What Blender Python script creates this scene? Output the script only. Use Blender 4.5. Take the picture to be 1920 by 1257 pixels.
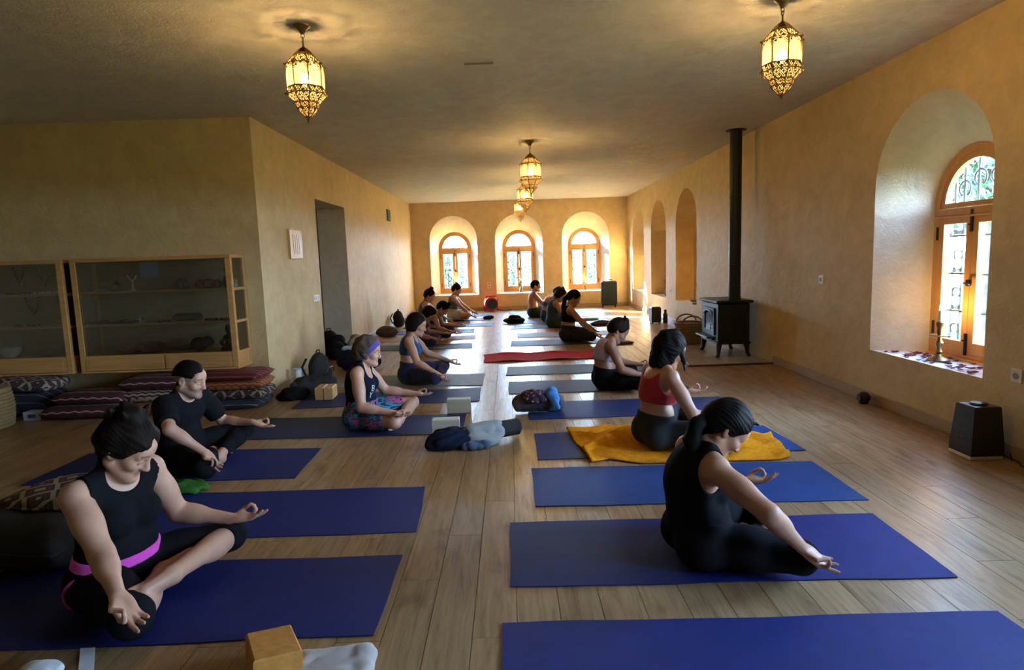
import bpy, bmesh, math, random
import numpy as np
from mathutils import Vector, Matrix

for _o in list(bpy.data.objects): bpy.data.objects.remove(_o)
SC = bpy.context.scene
COL = SC.collection
PI = math.pi
R = math.radians

# ------------------------------------------------------------------ camera
CAM_H, F_PX, PITCH, YAW, ROLL = 1.36, 1182.8, 0.12202, 0.00081, 0.03343
cam_data = bpy.data.cameras.new('camera')
cam_data.sensor_width = 36.0
cam_data.lens = F_PX / 1920 * 36
cam_data.clip_start = 0.05
cam = bpy.data.objects.new('camera', cam_data); COL.objects.link(cam)
_r = Vector((math.cos(YAW), -math.sin(YAW), 0)); _f = Vector((math.sin(YAW), math.cos(YAW), 0)); _u = Vector((0, 0, 1))
_f2 = _f*math.cos(PITCH) - _u*math.sin(PITCH); _u2 = _u*math.cos(PITCH) + _f*math.sin(PITCH)
_r3 = _r*math.cos(ROLL) - _u2*math.sin(ROLL); _u3 = _u2*math.cos(ROLL) + _r*math.sin(ROLL)
_m = Matrix((_r3, _u3, -_f2)).transposed().to_4x4(); _m.translation = (0, 0, CAM_H)
cam.matrix_world = _m
SC.camera = cam

# ------------------------------------------------------------------ light
SUN_DIR = Vector((0.756, -0.654, -0.345)).normalized()
SKY_STRENGTH = 4.1
SUN_STRENGTH = 30.0
LAMP_POWER = 3.4
EXPOSURE = 5.3

world = bpy.data.worlds.new('daylight'); SC.world = world
world.use_nodes = True
_n = world.node_tree.nodes; _l = world.node_tree.links; _n.clear()
_out = _n.new('ShaderNodeOutputWorld'); _bg = _n.new('ShaderNodeBackground')
_bg.inputs['Strength'].default_value = SKY_STRENGTH
_tc = _n.new('ShaderNodeTexCoord'); _sx = _n.new('ShaderNodeSeparateXYZ'); _rp = _n.new('ShaderNodeValToRGB')
_l.new(_tc.outputs['Generated'], _sx.inputs[0]); _l.new(_sx.outputs['Z'], _rp.inputs[0])
_rp.color_ramp.elements[0].position = 0.0; _rp.color_ramp.elements[0].color = (0.56, 0.78, 1.0, 1)
_rp.color_ramp.elements[1].position = 0.6; _rp.color_ramp.elements[1].color = (0.26, 0.48, 0.95, 1)
_l.new(_rp.outputs[0], _bg.inputs['Color']); _l.new(_bg.outputs[0], _out.inputs['Surface'])

sun_d = bpy.data.lights.new('sun', 'SUN'); sun_d.energy = SUN_STRENGTH; sun_d.angle = R(0.6); sun_d.color = (1.0, 0.92, 0.78)
sun = bpy.data.objects.new('sun', sun_d); COL.objects.link(sun)
sun.rotation_euler = SUN_DIR.to_track_quat('-Z', 'Y').to_euler(); sun.location = (-8, 26, 8)

SC.view_settings.view_transform = 'Standard'; SC.view_settings.look = 'None'
SC.view_settings.gamma = 1.0; SC.view_settings.use_curve_mapping = False
SC.view_settings.exposure = EXPOSURE
SC.cycles.use_denoising = True
SC.cycles.max_bounces = 8; SC.cycles.diffuse_bounces = 4; SC.cycles.glossy_bounces = 4
SC.cycles.transparent_max_bounces = 12; SC.cycles.transmission_bounces = 6
SC.cycles.sample_clamp_indirect = 6.0
SC.cycles.caustics_reflective = False; SC.cycles.caustics_refractive = False

# ------------------------------------------------------------------ helpers
def link(o, parent=None):
    COL.objects.link(o)
    if parent is not None: o.parent = parent
    return o
def empty(name, loc=(0, 0, 0), rz=0.0, parent=None, s=1.0):
    o = bpy.data.objects.new(name, None); o.location = loc; o.rotation_euler = (0, 0, rz); o.scale = (s, s, s)
    o.empty_display_size = 0.05
    return link(o, parent)
def tag(o, label=None, cat=None, group=None, kind=None):
    if label: o['label'] = label
    if cat: o['category'] = cat
    if group: o['group'] = group
    if kind: o['kind'] = kind
    return o

class MB:
    """collects primitive shapes into one mesh"""
    def __init__(s): s.v = []; s.f = []
    def add(s, vs, fs, M=None):
        b = len(s.v)
        if M is not None: vs = [tuple(M @ Vector(p)) for p in vs]
        s.v.extend([tuple(p) for p in vs]); s.f.extend([tuple(i+b for i in q) for q in fs]); return s
    def box(s, c, d, M=None, rz=0, ch=0.0):
        x, y, z = d[0]/2, d[1]/2, d[2]/2
        c_, s_ = math.cos(rz), math.sin(rz)
        if ch <= 0:
            vs = [(i*x, j*y, k*z) for i in (-1, 1) for j in (-1, 1) for k in (-1, 1)]
            fs = [(0, 1, 3, 2), (4, 6, 7, 5), (0, 4, 5, 1), (2, 3, 7, 6), (0, 2, 6, 4), (1, 5, 7, 3)]
        else:
            vs = []; fs = []
            for k in (-1, 1):
                for (a, b) in ((-x+ch, -y+ch), (x-ch, -y+ch), (x-ch, y-ch), (-x+ch, y-ch)): vs.append((a, b, k*z))
            for k in (-1, 1):
                for (a, b) in ((-x, -y), (x, -y), (x, y), (-x, y)): vs.append((a, b, k*(z-ch)))
            fs = [(3, 2, 1, 0), (4, 5, 6, 7)]
            for i in range(4):
                j = (i+1) % 4
                fs += [(i, j, 8+j, 8+i), (8+i, 8+j, 12+j, 12+i), (12+i, 12+j, 4+j, 4+i)]
        vs = [(c[0]+p[0]*c_-p[1]*s_, c[1]+p[0]*s_+p[1]*c_, c[2]+p[2]) for p in vs]
        return s.add(vs, fs, M)
    def tube(s, pts, r, n=8, closed=False, M=None, caps=True):
        """sweep along points; r is a number or a list"""
        P = [Vector(p) for p in pts]; m = len(P)
        rr = [r]*m if not hasattr(r, '__len__') else list(r)
        vs = []; up = None
        for i in range(m):
            a = P[i-1] if (i > 0 or closed) else P[i]; b = P[(i+1) % m] if (i < m-1 or closed) else P[i]
            t = (b-a).normalized() if (b-a).length > 1e-9 else Vector((0, 0, 1))
            if up is None:
                up = t.orthogonal().normalized()
            up = (up - t*up.dot(t))
            up = up.normalized() if up.length > 1e-6 else t.orthogonal().normalized()
            w = t.cross(up)
            for k in range(n):
                an = 2*PI*k/n; vs.append(P[i] + (up*math.cos(an) + w*math.sin(an))*rr[i])
        fs = []
        for i in range(m if closed else m-1):
            j = (i+1) % m
            for k in range(n):
                l = (k+1) % n; fs.append((i*n+k, i*n+l, j*n+l, j*n+k))
        if caps and not closed:
            fs.append(tuple(reversed(range(n)))); fs.append(tuple(range((m-1)*n, m*n)))
        return s.add(vs, fs, M)
    def lathe(s, prof, n=24, c=(0, 0, 0), M=None, phase=0.0):
        vs = []; fs = []; m = len(prof)
        for (r, z) in prof:
            for k in range(n):
                a = 2*PI*k/n+phase; vs.append((c[0]+r*math.cos(a), c[1]+r*math.sin(a), c[2]+z))
        for i in range(m-1):
            for k in range(n):
                l = (k+1) % n; fs.append((i*n+k, i*n+l, (i+1)*n+l, (i+1)*n+k))
        fs.append(tuple(reversed(range(n)))); fs.append(tuple(range((m-1)*n, m*n)))
        return s.add(vs, fs, M)
    def prism(s, poly, d, M=None):
        """poly in xy extruded d along z"""
        n = len(poly)
        vs = [(p[0], p[1], 0) for p in poly] + [(p[0], p[1], d) for p in poly]
        fs = [tuple(reversed(range(n))), tuple(range(n, 2*n))] + [(i, (i+1) % n, n+(i+1) % n, n+i) for i in range(n)]
        return s.add(vs, fs, M)
    def ball(s, c, r, n=12, m=8, M=None):
        r = (r, r, r) if not hasattr(r, '__len__') else r
        vs = [(c[0], c[1], c[2]-r[2])]; fs = []
        for i in range(1, m):
            t = -PI/2+PI*i/m
            for k in range(n):
                a = 2*PI*k/n; vs.append((c[0]+r[0]*math.cos(t)*math.cos(a), c[1]+r[1]*math.cos(t)*math.sin(a), c[2]+r[2]*math.sin(t)))
        vs.append((c[0], c[1], c[2]+r[2])); T = len(vs)-1
        for k in range(n):
            l = (k+1) % n; fs.append((0, 1+l, 1+k)); fs.append((T, 1+(m-2)*n+k, 1+(m-2)*n+l))
            for i in range(m-2): fs.append((1+i*n+k, 1+i*n+l, 1+(i+1)*n+l, 1+(i+1)*n+k))
        return s.add(vs, fs, M)
    def mesh(s, name):
        me = bpy.data.meshes.new(name); me.from_pydata(s.v, [], s.f); me.validate(); me.update(); return me
    def build(s, name, mat, parent=None, smooth=False, loc=None, rz=None):
        me = s.mesh(name)
        if smooth:
            me.polygons.foreach_set('use_smooth', [True]*len(me.polygons))
            try: me.set_sharp_from_angle(angle=R(40))
            except Exception: pass
        if mat: me.materials.append(mat)
        o = bpy.data.objects.new(name, me)
        if loc is not None: o.location = loc
        if rz is not None: o.rotation_euler = (0, 0, rz)
        return link(o, parent)
def copy_tree(o, parent=None):
    c = o.copy(); COL.objects.link(c); c.parent = parent
    for ch in list(o.children):
        d = copy_tree(ch, c); d.matrix_parent_inverse = ch.matrix_parent_inverse
    return c

# ------------------------------------------------------------------ materials
def mat_new(name):
    m = bpy.data.materials.new(name); m.use_nodes = True
    nt = m.node_tree; b = nt.nodes['Principled BSDF']
    return m, nt, b
def ramp(nt, fac, stops):
    r = nt.nodes.new('ShaderNodeValToRGB'); e = r.color_ramp.elements
    while len(e) > len(stops): e.remove(e[-1])
    while len(e) < len(stops): e.new(0.5)
    for i, (p, c) in enumerate(stops): e[i].position = p; e[i].color = (*c, 1)
    nt.links.new(fac, r.inputs[0]); return r.outputs[0]
def noise(nt, scale=5, detail=4, rough=0.55, vec=None, dist=0.0):
    n = nt.nodes.new('ShaderNodeTexNoise'); n.inputs['Scale'].default_value = scale; n.inputs['Detail'].default_value = detail
    n.inputs['Roughness'].default_value = rough; n.inputs['Distortion'].default_value = dist
    if vec is not None: nt.links.new(vec, n.inputs['Vector'])
    return n.outputs['Fac']
def mapping(nt, src='Object', scale=(1, 1, 1), rot=(0, 0, 0), loc=(0, 0, 0)):
    if src == 'Position':
        t = nt.nodes.new('ShaderNodeNewGeometry').outputs['Position']
    else:
        t = nt.nodes.new('ShaderNodeTexCoord').outputs[src]
    m = nt.nodes.new('ShaderNodeMapping'); m.inputs['Scale'].default_value = scale; m.inputs['Rotation'].default_value = rot; m.inputs['Location'].default_value = loc
    nt.links.new(t, m.inputs['Vector']); return m.outputs[0]
def mix(nt, a, b, fac, mode='MIX'):
    m = nt.nodes.new('ShaderNodeMix'); m.data_type = 'RGBA'; m.blend_type = mode
    for s, v in ((6, a), (7, b)):
        if isinstance(v, (tuple, list)): m.inputs[s].default_value = (*v, 1)
        else: nt.links.new(v, m.inputs[s])
    if isinstance(fac, (int, float)): m.inputs[0].default_value = fac
    else: nt.links.new(fac, m.inputs[0])
    return m.outputs[2]
def math_n(nt, op, a, b=None):
    m = nt.nodes.new('ShaderNodeMath'); m.operation = op
    for i, v in enumerate((a, b)):
        if v is None: continue
        if isinstance(v, (int, float)): m.inputs[i].default_value = v
        else: nt.links.new(v, m.inputs[i])
    return m.outputs[0]
def bump(nt, b, h, strength=0.3, dist=0.01):
    n = nt.nodes.new('ShaderNodeBump'); n.inputs['Strength'].default_value = strength; n.inputs['Distance'].default_value = dist
    nt.links.new(h, n.inputs['Height']); nt.links.new(n.outputs[0], b.inputs['Normal'])
def simple(name, col, rough=0.6, metal=0.0, var=0.12, scale=12, bmp=0.0, bscale=60, src='Object', spec=0.5, sheen=0.0):
    m, nt, b = mat_new(name)
    v = mapping(nt, src)
    n = noise(nt, scale, 4, 0.6, v)
    lo = tuple(c*(1-var) for c in col); hi = tuple(min(1, c*(1+var)) for c in col)
    c = ramp(nt, n, [(0.3, lo), (0.7, hi)])
    nt.links.new(c, b.inputs['Base Color'])
    b.inputs['Roughness'].default_value = rough; b.inputs['Metallic'].default_value = metal
    b.inputs['Specular IOR Level'].default_value = spec
    if sheen: b.inputs['Sheen Weight'].default_value = sheen
    if bmp: bump(nt, b, noise(nt, bscale, 3, 0.6, v), bmp, 0.004)
    return m
def wood(name, c1, c2, axis='X', rough=0.45, scale=1.0, src='Object'):
    m, nt, b = mat_new(name)
    sc = {'X': (1.2, 14, 14), 'Y': (14, 1.2, 14), 'Z': (14, 14, 1.2)}[axis]
    v = mapping(nt, src, tuple(s*scale for s in sc))
    n = noise(nt, 2.2, 6, 0.62, v, 0.6)
    c = ramp(nt, n, [(0.25, c1), (0.75, c2)])
    nt.links.new(c, b.inputs['Base Color']); b.inputs['Roughness'].default_value = rough
    bump(nt, b, n, 0.12, 0.004)
    return m
def plaster(name, base, dark, light, rough=0.6):
    m, nt, b = mat_new(name)
    v = mapping(nt, 'Position')
    big = noise(nt, 0.9, 5, 0.6, v, 0.8); mid = noise(nt, 5.5, 6, 0.68, v, 0.5); fine = noise(nt, 60, 3, 0.6, v)
    c = ramp(nt, big, [(0.3, dark), (0.5, base), (0.72, light)])
    c2 = ramp(nt, mid, [(0.30, tuple(x*0.74 for x in base)), (0.68, tuple(min(1, x*1.18) for x in base))])
    c = mix(nt, c, c2, 0.5)
    c = mix(nt, c, ramp(nt, fine, [(0.35, (0.93, 0.93, 0.93)), (0.65, (1, 1, 1))]), 0.6, 'MULTIPLY')
    nt.links.new(c, b.inputs['Base Color']); b.inputs['Roughness'].default_value = rough
    b.inputs['Specular IOR Level'].default_value = 0.12
    h = math_n(nt, 'ADD', math_n(nt, 'MULTIPLY', mid, 1.0), math_n(nt, 'MULTIPLY', fine, 0.25))
    bump(nt, b, h, 0.6, 0.016)
    return m
def glass_thin(name, tint=(1, 1, 1), refl=0.08):
    m = bpy.data.materials.new(name); m.use_nodes = True; nt = m.node_tree; nt.nodes.clear()
    o = nt.nodes.new('ShaderNodeOutputMaterial'); t = nt.nodes.new('ShaderNodeBsdfTransparent'); t.inputs[0].default_value = (*tint, 1)
    g = nt.nodes.new('ShaderNodeBsdfGlossy'); g.inputs['Roughness'].default_value = 0.03
    f = nt.nodes.new('ShaderNodeFresnel'); f.inputs['IOR'].default_value = 1.45
    k = math_n(nt, 'ADD', math_n(nt, 'MULTIPLY', f.outputs[0], 0.8), refl*0.3)
    mx = nt.nodes.new('ShaderNodeMixShader'); nt.links.new(k, mx.inputs[0]); nt.links.new(t.outputs[0], mx.inputs[1]); nt.links.new(g.outputs[0], mx.inputs[2])
    nt.links.new(mx.outputs[0], o.inputs['Surface']); return m
def emit(name, col, st):
    m = bpy.data.materials.new(name); m.use_nodes = True; nt = m.node_tree; nt.nodes.clear()
    o = nt.nodes.new('ShaderNodeOutputMaterial'); e = nt.nodes.new('ShaderNodeEmission'); e.inputs[0].default_value = (*col, 1); e.inputs[1].default_value = st
    nt.links.new(e.outputs[0], o.inputs['Surface']); return m

M = {}
M['plaster'] = plaster('ochre_plaster', (0.62, 0.46, 0.245), (0.53, 0.375, 0.18), (0.70, 0.55, 0.32))
M['reveal'] = plaster('pale_plaster', (0.60, 0.53, 0.41), (0.53, 0.46, 0.34), (0.68, 0.61, 0.49))
M['ceiling'] = plaster('ceiling_plaster', (0.65, 0.62, 0.575), (0.60, 0.57, 0.525), (0.70, 0.67, 0.625), 0.7)
M['sill'] = plaster('white_sill', (0.78, 0.76, 0.74), (0.72, 0.70, 0.67), (0.82, 0.81, 0.79), 0.4)
M['baseboard'] = wood('baseboard_wood', (0.30, 0.20, 0.11), (0.42, 0.29, 0.17), 'Y', 0.4)
M['pine'] = wood('orange_pine', (0.50, 0.235, 0.065), (0.64, 0.33, 0.10), 'Z', 0.38)
M['cabinet'] = wood('cabinet_pine', (0.42, 0.20, 0.062), (0.57, 0.31, 0.105), 'X', 0.4)
M['glass'] = glass_thin('window_glass', (0.96, 0.98, 0.98))
M['iron'] = simple('black_iron', (0.012, 0.013, 0.016), 0.5, 0.3)
M['brass'] = simple('aged_brass', (0.30, 0.19, 0.07), 0.38, 0.9, 0.3, 30)
M['black_plastic'] = simple('black_plastic', (0.014, 0.015, 0.018), 0.38)
M['white_plastic'] = simple('white_plastic', (0.72, 0.70, 0.64), 0.4)
M['wax'] = simple('candle_wax', (0.85, 0.82, 0.78), 0.5)
M['flame'] = emit('candle_flame', (1.0, 0.55, 0.18), 30)
# ------------------------------------------------------------------ room shell
H, XR, XL, YB, YC = 2.8386, 3.121, -2.535, 16.688, 6.505
XA, Y0 = -6.6, -2.6           # alcove side wall and wall behind the camera
WD = 0.36                     # depth of the window recesses
def arch(w, z0, z1, n=20, straight=True):
    """outline of an arched opening (u, z), counter-clockwise from bottom left"""
    r = w/2; sp = z1-r
    pts = [(-r, z0), (r, z0)]
    pts += [(r*math.cos(PI*i/n), sp + r*math.sin(PI*i/n)) for i in range(n+1)]
    return pts
def arch_h(w, z0, z1, rise, n=20):
    r = w/2; sp = z1-rise
    return [(-r, z0), (r, z0)] + [(r*math.cos(PI*i/n), sp + rise*math.sin(PI*i/n)) for i in range(n+1)]
OUT_B = arch(1.24, 0.42, 2.49); OUT_R = arch_h(1.32, 0.46, 2.46, 0.62)
INN = arch(0.86, 0.455, 2.09)
def plate(bm, rect, holes, P):
    """fill rect with holes; P maps (u, z) to 3D"""
    u0, u1, z0, z1 = rect; loops = [[(u0, z0), (u1, z0), (u1, z1), (u0, z1)]] + holes
    ed = []; out = []
    for lp in loops:
        vs = [bm.verts.new(P(*p)) for p in lp]; out.append(vs)
        for i in range(len(vs)): ed.append(bm.edges.new((vs[i], vs[(i+1) % len(vs)])))
    bmesh.ops.triangle_fill(bm, use_beauty=True, use_dissolve=False, edges=ed)
    return out
def bm_obj(name, bm, mats, parent=None, kind=None, smooth=False):
    me = bpy.data.meshes.new(name); bmesh.ops.recalc_face_normals(bm, faces=bm.faces[:]); bm.to_mesh(me); bm.free()
    for m in (mats if isinstance(mats, list) else [mats]): me.materials.append(m)
    if smooth:
        me.polygons.foreach_set('use_smooth', [True]*len(me.polygons)); me.set_sharp_from_angle(angle=R(35))
    o = link(bpy.data.objects.new(name, me), parent)
    if kind: o['kind'] = kind
    return o
def wall_openings(name, axis, plane, u0, u1, ops, sign):
    """wall in plane x or y = const with arched openings; sign: direction of the outside; ops (centre, outer outline, inner outline or None)"""
    def P(d): 
        return (lambda u, z: (u, plane+sign*d, z)) if axis == 'y' else (lambda u, z: (plane+sign*d, u, z))
    bm = bmesh.new()
    plate(bm, (u0, u1, 0, H), [[(c+p[0], p[1]) for p in o] for c, o, i, d in ops], P(0))
    outer = [[(c+p[0], p[1]) for p in i] for c, o, i, d in ops if i]
    T = WD+0.12
    plate(bm, (u0, u1, 0, H), outer, P(T))
    for c, o, i, d in ops:
        inner = i or o
        a = [bm.verts.new(P(0)(c+p[0], p[1])) for p in o]
        b = [bm.verts.new(P(d)(c+p[0], p[1])) for p in inner]
        n = len(a)
        for k in range(n):
            f = bm.faces.new((a[k], a[(k+1) % n], b[(k+1) % n], b[k])); f.material_index = 2 if k == 0 else (1 if i else 0); f.smooth = 2 <= k < n-1
        if i:
            e = [bm.verts.new(P(T)(c+p[0], p[1])) for p in inner]
            for k in range(n):
                f = bm.faces.new((b[k], b[(k+1) % n], e[(k+1) % n], e[k])); f.material_index = 1
        else:
            f = bm.faces.new(b); f.material_index = 0
    return bm_obj(name, bm, [M['plaster'], M['reveal'], M['sill']], kind='structure')
BX = [-1.44, 0.27, 2.02]                                  # back windows
RY = [4.775, 2.66, 0.55]                                  # right windows (the last two lie outside the picture)
NY = [11.22, 13.28, 15.33]                                # right niches
wall_openings('wall_back', 'y', YB, XL-0.02, XR+0.02, [(c, OUT_B, INN, WD) for c in BX], 1)
wall_openings('wall_right', 'x', XR, Y0, YB, [(c, OUT_R, INN, WD) for c in RY] + [(c, OUT_R, None, 0.34) for c in NY], 1)
# left wall with the doorway, alcove walls
DY0, DY1, DZ = 8.48, 10.0, 2.23
mb = MB(); t = 0.43
for (y0, y1, z0, z1) in ((YC, DY0, 0, H), (DY1, YB, 0, H), (DY0, DY1, DZ, H)):
    mb.box((XL-t/2, (y0+y1)/2, (z0+z1)/2), (t, y1-y0, z1-z0))
tag(mb.build('wall_left', M['plaster']), kind='structure')
tag(MB().box(((XA+XL-t)/2, YC+0.15, H/2), (XL-t-XA, 0.3, H)).build('wall_alcove', M['plaster']), kind='structure')
tag(MB().box((XA-0.1, (Y0+YC)/2, H/2), (0.2, YC-Y0, H)).build('wall_alcove_side', M['plaster']), kind='structure')
tag(MB().box(((XA+XR)/2, Y0-0.1, H/2), (XR-XA+0.6, 0.2, H)).build('wall_front', M['plaster']), kind='structure')
d1 = empty('door_1', (XL-t/2, 9.24, 0)); d1['kind'] = 'structure'
for nm, c, d_ in (('jamb', (0, DY1-9.24-0.006, DZ/2), (t-0.002, 0.012, DZ)), ('jamb', (0, DY0-9.24+0.006, DZ/2), (t-0.002, 0.012, DZ)), ('lintel', (0, 0, DZ-0.006), (t-0.002, DY1-DY0-0.024, 0.012))): MB().box(c, d_).build(nm, M['reveal'], d1)
# dim passage behind the doorway
mb = MB()
mb.box((XL-t-1.3, 8.1, H/2), (2.6, 0.1, H)).box((XL-t-1.3, 10.6, H/2), (2.6, 0.1, H)).box((XL-t-2.6, 9.35, H/2), (0.1, 2.6, H)).box((XL-t-1.3, 9.35, 2.6), (2.6, 2.6, 0.1))
tag(mb.build('wall_passage', M['plaster']), kind='structure')
tag(MB().box(((XA+XR)/2, (Y0+YB)/2, H+0.06), (XR-XA+1.2, YB-Y0+1.2, 0.12)).build('ceiling', M['ceiling']), kind='structure')
# baseboards
def baseboard(name, boxes, ax):
    mb = MB()
    for c, d in boxes: mb.box(c, d, ch=0.004)
    return tag(mb.build(name, M['baseboard']), kind='structure')
baseboard('baseboard_right', [((XR-0.009, (Y0+7.42)/2, 0.047), (0.018, 7.42-Y0, 0.094))], 'Y')
baseboard('baseboard_right_far', [((XR-0.009, (9.15+YB)/2, 0.047), (0.018, YB-9.15, 0.094))], 'Y')
baseboard('baseboard_back', [(((XL+XR)/2, YB-0.009, 0.047), (XR-XL, 0.018, 0.094))], 'X')
baseboard('baseboard_left', [((XL+0.009, (YC+DY0)/2, 0.047), (0.018, DY0-YC, 0.094))], 'Y')
baseboard('baseboard_left_far', [((XL+0.009, (DY1+YB)/2, 0.047), (0.018, YB-DY1, 0.094))], 'Y')

# ------------------------------------------------------------------ plank floor
def plank_mat(name, island):
    m, nt, b = mat_new(name)
    if island: rnd = nt.nodes.new('ShaderNodeNewGeometry').outputs['Random Per Island']
    else: rnd = nt.nodes.new('ShaderNodeObjectInfo').outputs['Random']
    g = nt.nodes.new('ShaderNodeNewGeometry').outputs['Position']
    ad = nt.nodes.new('ShaderNodeVectorMath'); ad.operation = 'ADD'
    cx = nt.nodes.new('ShaderNodeCombineXYZ'); nt.links.new(math_n(nt, 'MULTIPLY', rnd, 17.0), cx.inputs[2]); nt.links.new(math_n(nt, 'MULTIPLY', rnd, 3.0), cx.inputs[1])
    nt.links.new(g, ad.inputs[0]); nt.links.new(cx.outputs[0], ad.inputs[1])
    mp = nt.nodes.new('ShaderNodeMapping'); mp.inputs['Scale'].default_value = (16, 1.1, 1); nt.links.new(ad.outputs[0], mp.inputs[0])
    n1 = noise(nt, 2.0, 7, 0.66, mp.outputs[0], 1.1)
    mp2 = nt.nodes.new('ShaderNodeMapping'); mp2.inputs['Scale'].default_value = (5, 1.6, 1); nt.links.new(ad.outputs[0], mp2.inputs[0])
    n2 = noise(nt, 1.6, 3, 0.5, mp2.outputs[0], 0.6)
    c = ramp(nt, n1, [(0.22, (0.17, 0.095, 0.040)), (0.48, (0.345, 0.212, 0.100)), (0.78, (0.47, 0.315, 0.165))])
    c = mix(nt, c, ramp(nt, n2, [(0.24, (0.42, 0.36, 0.3)), (0.42, (1, 1, 1))]), 0.75, 'MULTIPLY')
    c = mix(nt, c, ramp(nt, rnd, [(0, (0.80, 0.79, 0.78)), (0.5, (1, 1, 1)), (1, (1.0, 0.90, 0.80))]), 0.9, 'MULTIPLY')
    nt.links.new(c, b.inputs['Base Color'])
    nt.links.new(ramp(nt, n1, [(0.2, (0.40,)*3), (0.8, (0.27,)*3)]), b.inputs['Roughness'])
    b.inputs['Specular IOR Level'].default_value = 0.22
    bump(nt, b, n1, 0.10, 0.003)
    return m
M['plank'] = plank_mat('oak_plank', False); M['plank_rest'] = plank_mat('oak_plank_distant', True)
floor = MB().box(((XA+XR)/2, (Y0+YB)/2, -0.045), (XR-XA+1.0, YB-Y0+0.8, 0.07)).build('floor', simple('subfloor', (0.035, 0.024, 0.016), 0.9))
floor['kind'] = 'structure'
PW, PL = 0.165, 1.29
planks = []
i = 0
x = XR - PW/2
while x > XA - 0.2:
    off = (i*0.43) % PL
    y = Y0 - off
    while y < YB:
        a, b_ = max(y, Y0), min(y+PL, YB)
        if b_-a > 0.05 and not (x < XL-0.52 and a > YC):
            planks.append((x, a, b_))
        y += PL
    x -= PW; i += 1
def _seen(p):
    x, a, b_ = p; Y = (a+b_)/2
    return b_ > 1.9 and abs(x) < 0.86*b_+0.1
vis = sorted([p for p in planks if _seen(p)], key=lambda p: (p[0]**2 + ((p[1]+p[2])/2)**2))
near, keep = vis[:300], set(vis[:300])
def plank_mesh(L):
    return MB().box((0, 0, -0.006), (PW-0.0026, L-0.0026, 0.012)).mesh('plank')
PM = {}
for (x, a, b_) in near:
    k = round(b_-a, 3)
    if k not in PM: PM[k] = plank_mesh(k); PM[k].materials.append(M['plank'])
    o = bpy.data.objects.new('plank', PM[k]); o.location = (x, (a+b_)/2, 0); link(o, floor)
mb = MB()
for (x, a, b_) in planks:
    if (x, a, b_) not in keep: mb.box((x, (a+b_)/2, -0.006), (PW-0.0026, b_-a-0.0026, 0.012))
tag(mb.build('distant_planks', M['plank_rest'], floor), kind='stuff')

# ------------------------------------------------------------------ windows with wooden frames and iron grilles
def sweep_arch(mb, w, z0, z1, prof_w, prof_d, y0, n=20):
    """arched frame bar of width prof_w (inwards) and depth prof_d starting at y0"""
    a = arch(w, z0, z1, n); b = arch(w-2*prof_w, z0+prof_w, z1-prof_w, n); k = len(a); vs = []; fs = []
    for y in (y0, y0+prof_d):
        vs += [(p[0], y, p[1]) for p in a] + [(p[0], y, p[1]) for p in b]
    for i in range(k):
        j = (i+1) % k
        fs += [(i, j, k+j, k+i), (2*k+i, 3*k+i, 3*k+j, 2*k+j), (i, 2*k+i, 2*k+j, j), (k+i, k+j, 3*k+j, 3*k+i)]
    mb.add(vs, fs)
def rect_frame(mb, x0, x1, z0, z1, w, y0, d, wb=None):
    wb = wb or w
    mb.box(((x0+w/2), y0+d/2, (z0+z1)/2), (w, d, z1-z0), ch=0.003); mb.box((x1-w/2, y0+d/2, (z0+z1)/2), (w, d, z1-z0), ch=0.003)
    mb.box(((x0+x1)/2, y0+d/2, z1-w/2), (x1-x0-2*w, d, w), ch=0.003); mb.box(((x0+x1)/2, y0+d/2, z0+wb/2), (x1-x0-2*w, d, wb), ch=0.003)
def scroll_pts(cx, cz, r, a0, a1, y, n=14, k=1.0):
    return [(cx+r*(1-(1-k)*i/n)*math.cos(a0+(a1-a0)*i/n), y, cz+r*(1-(1-k)*i/n)*math.sin(a0+(a1-a0)*i/n)) for i in range(n+1)]
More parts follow.
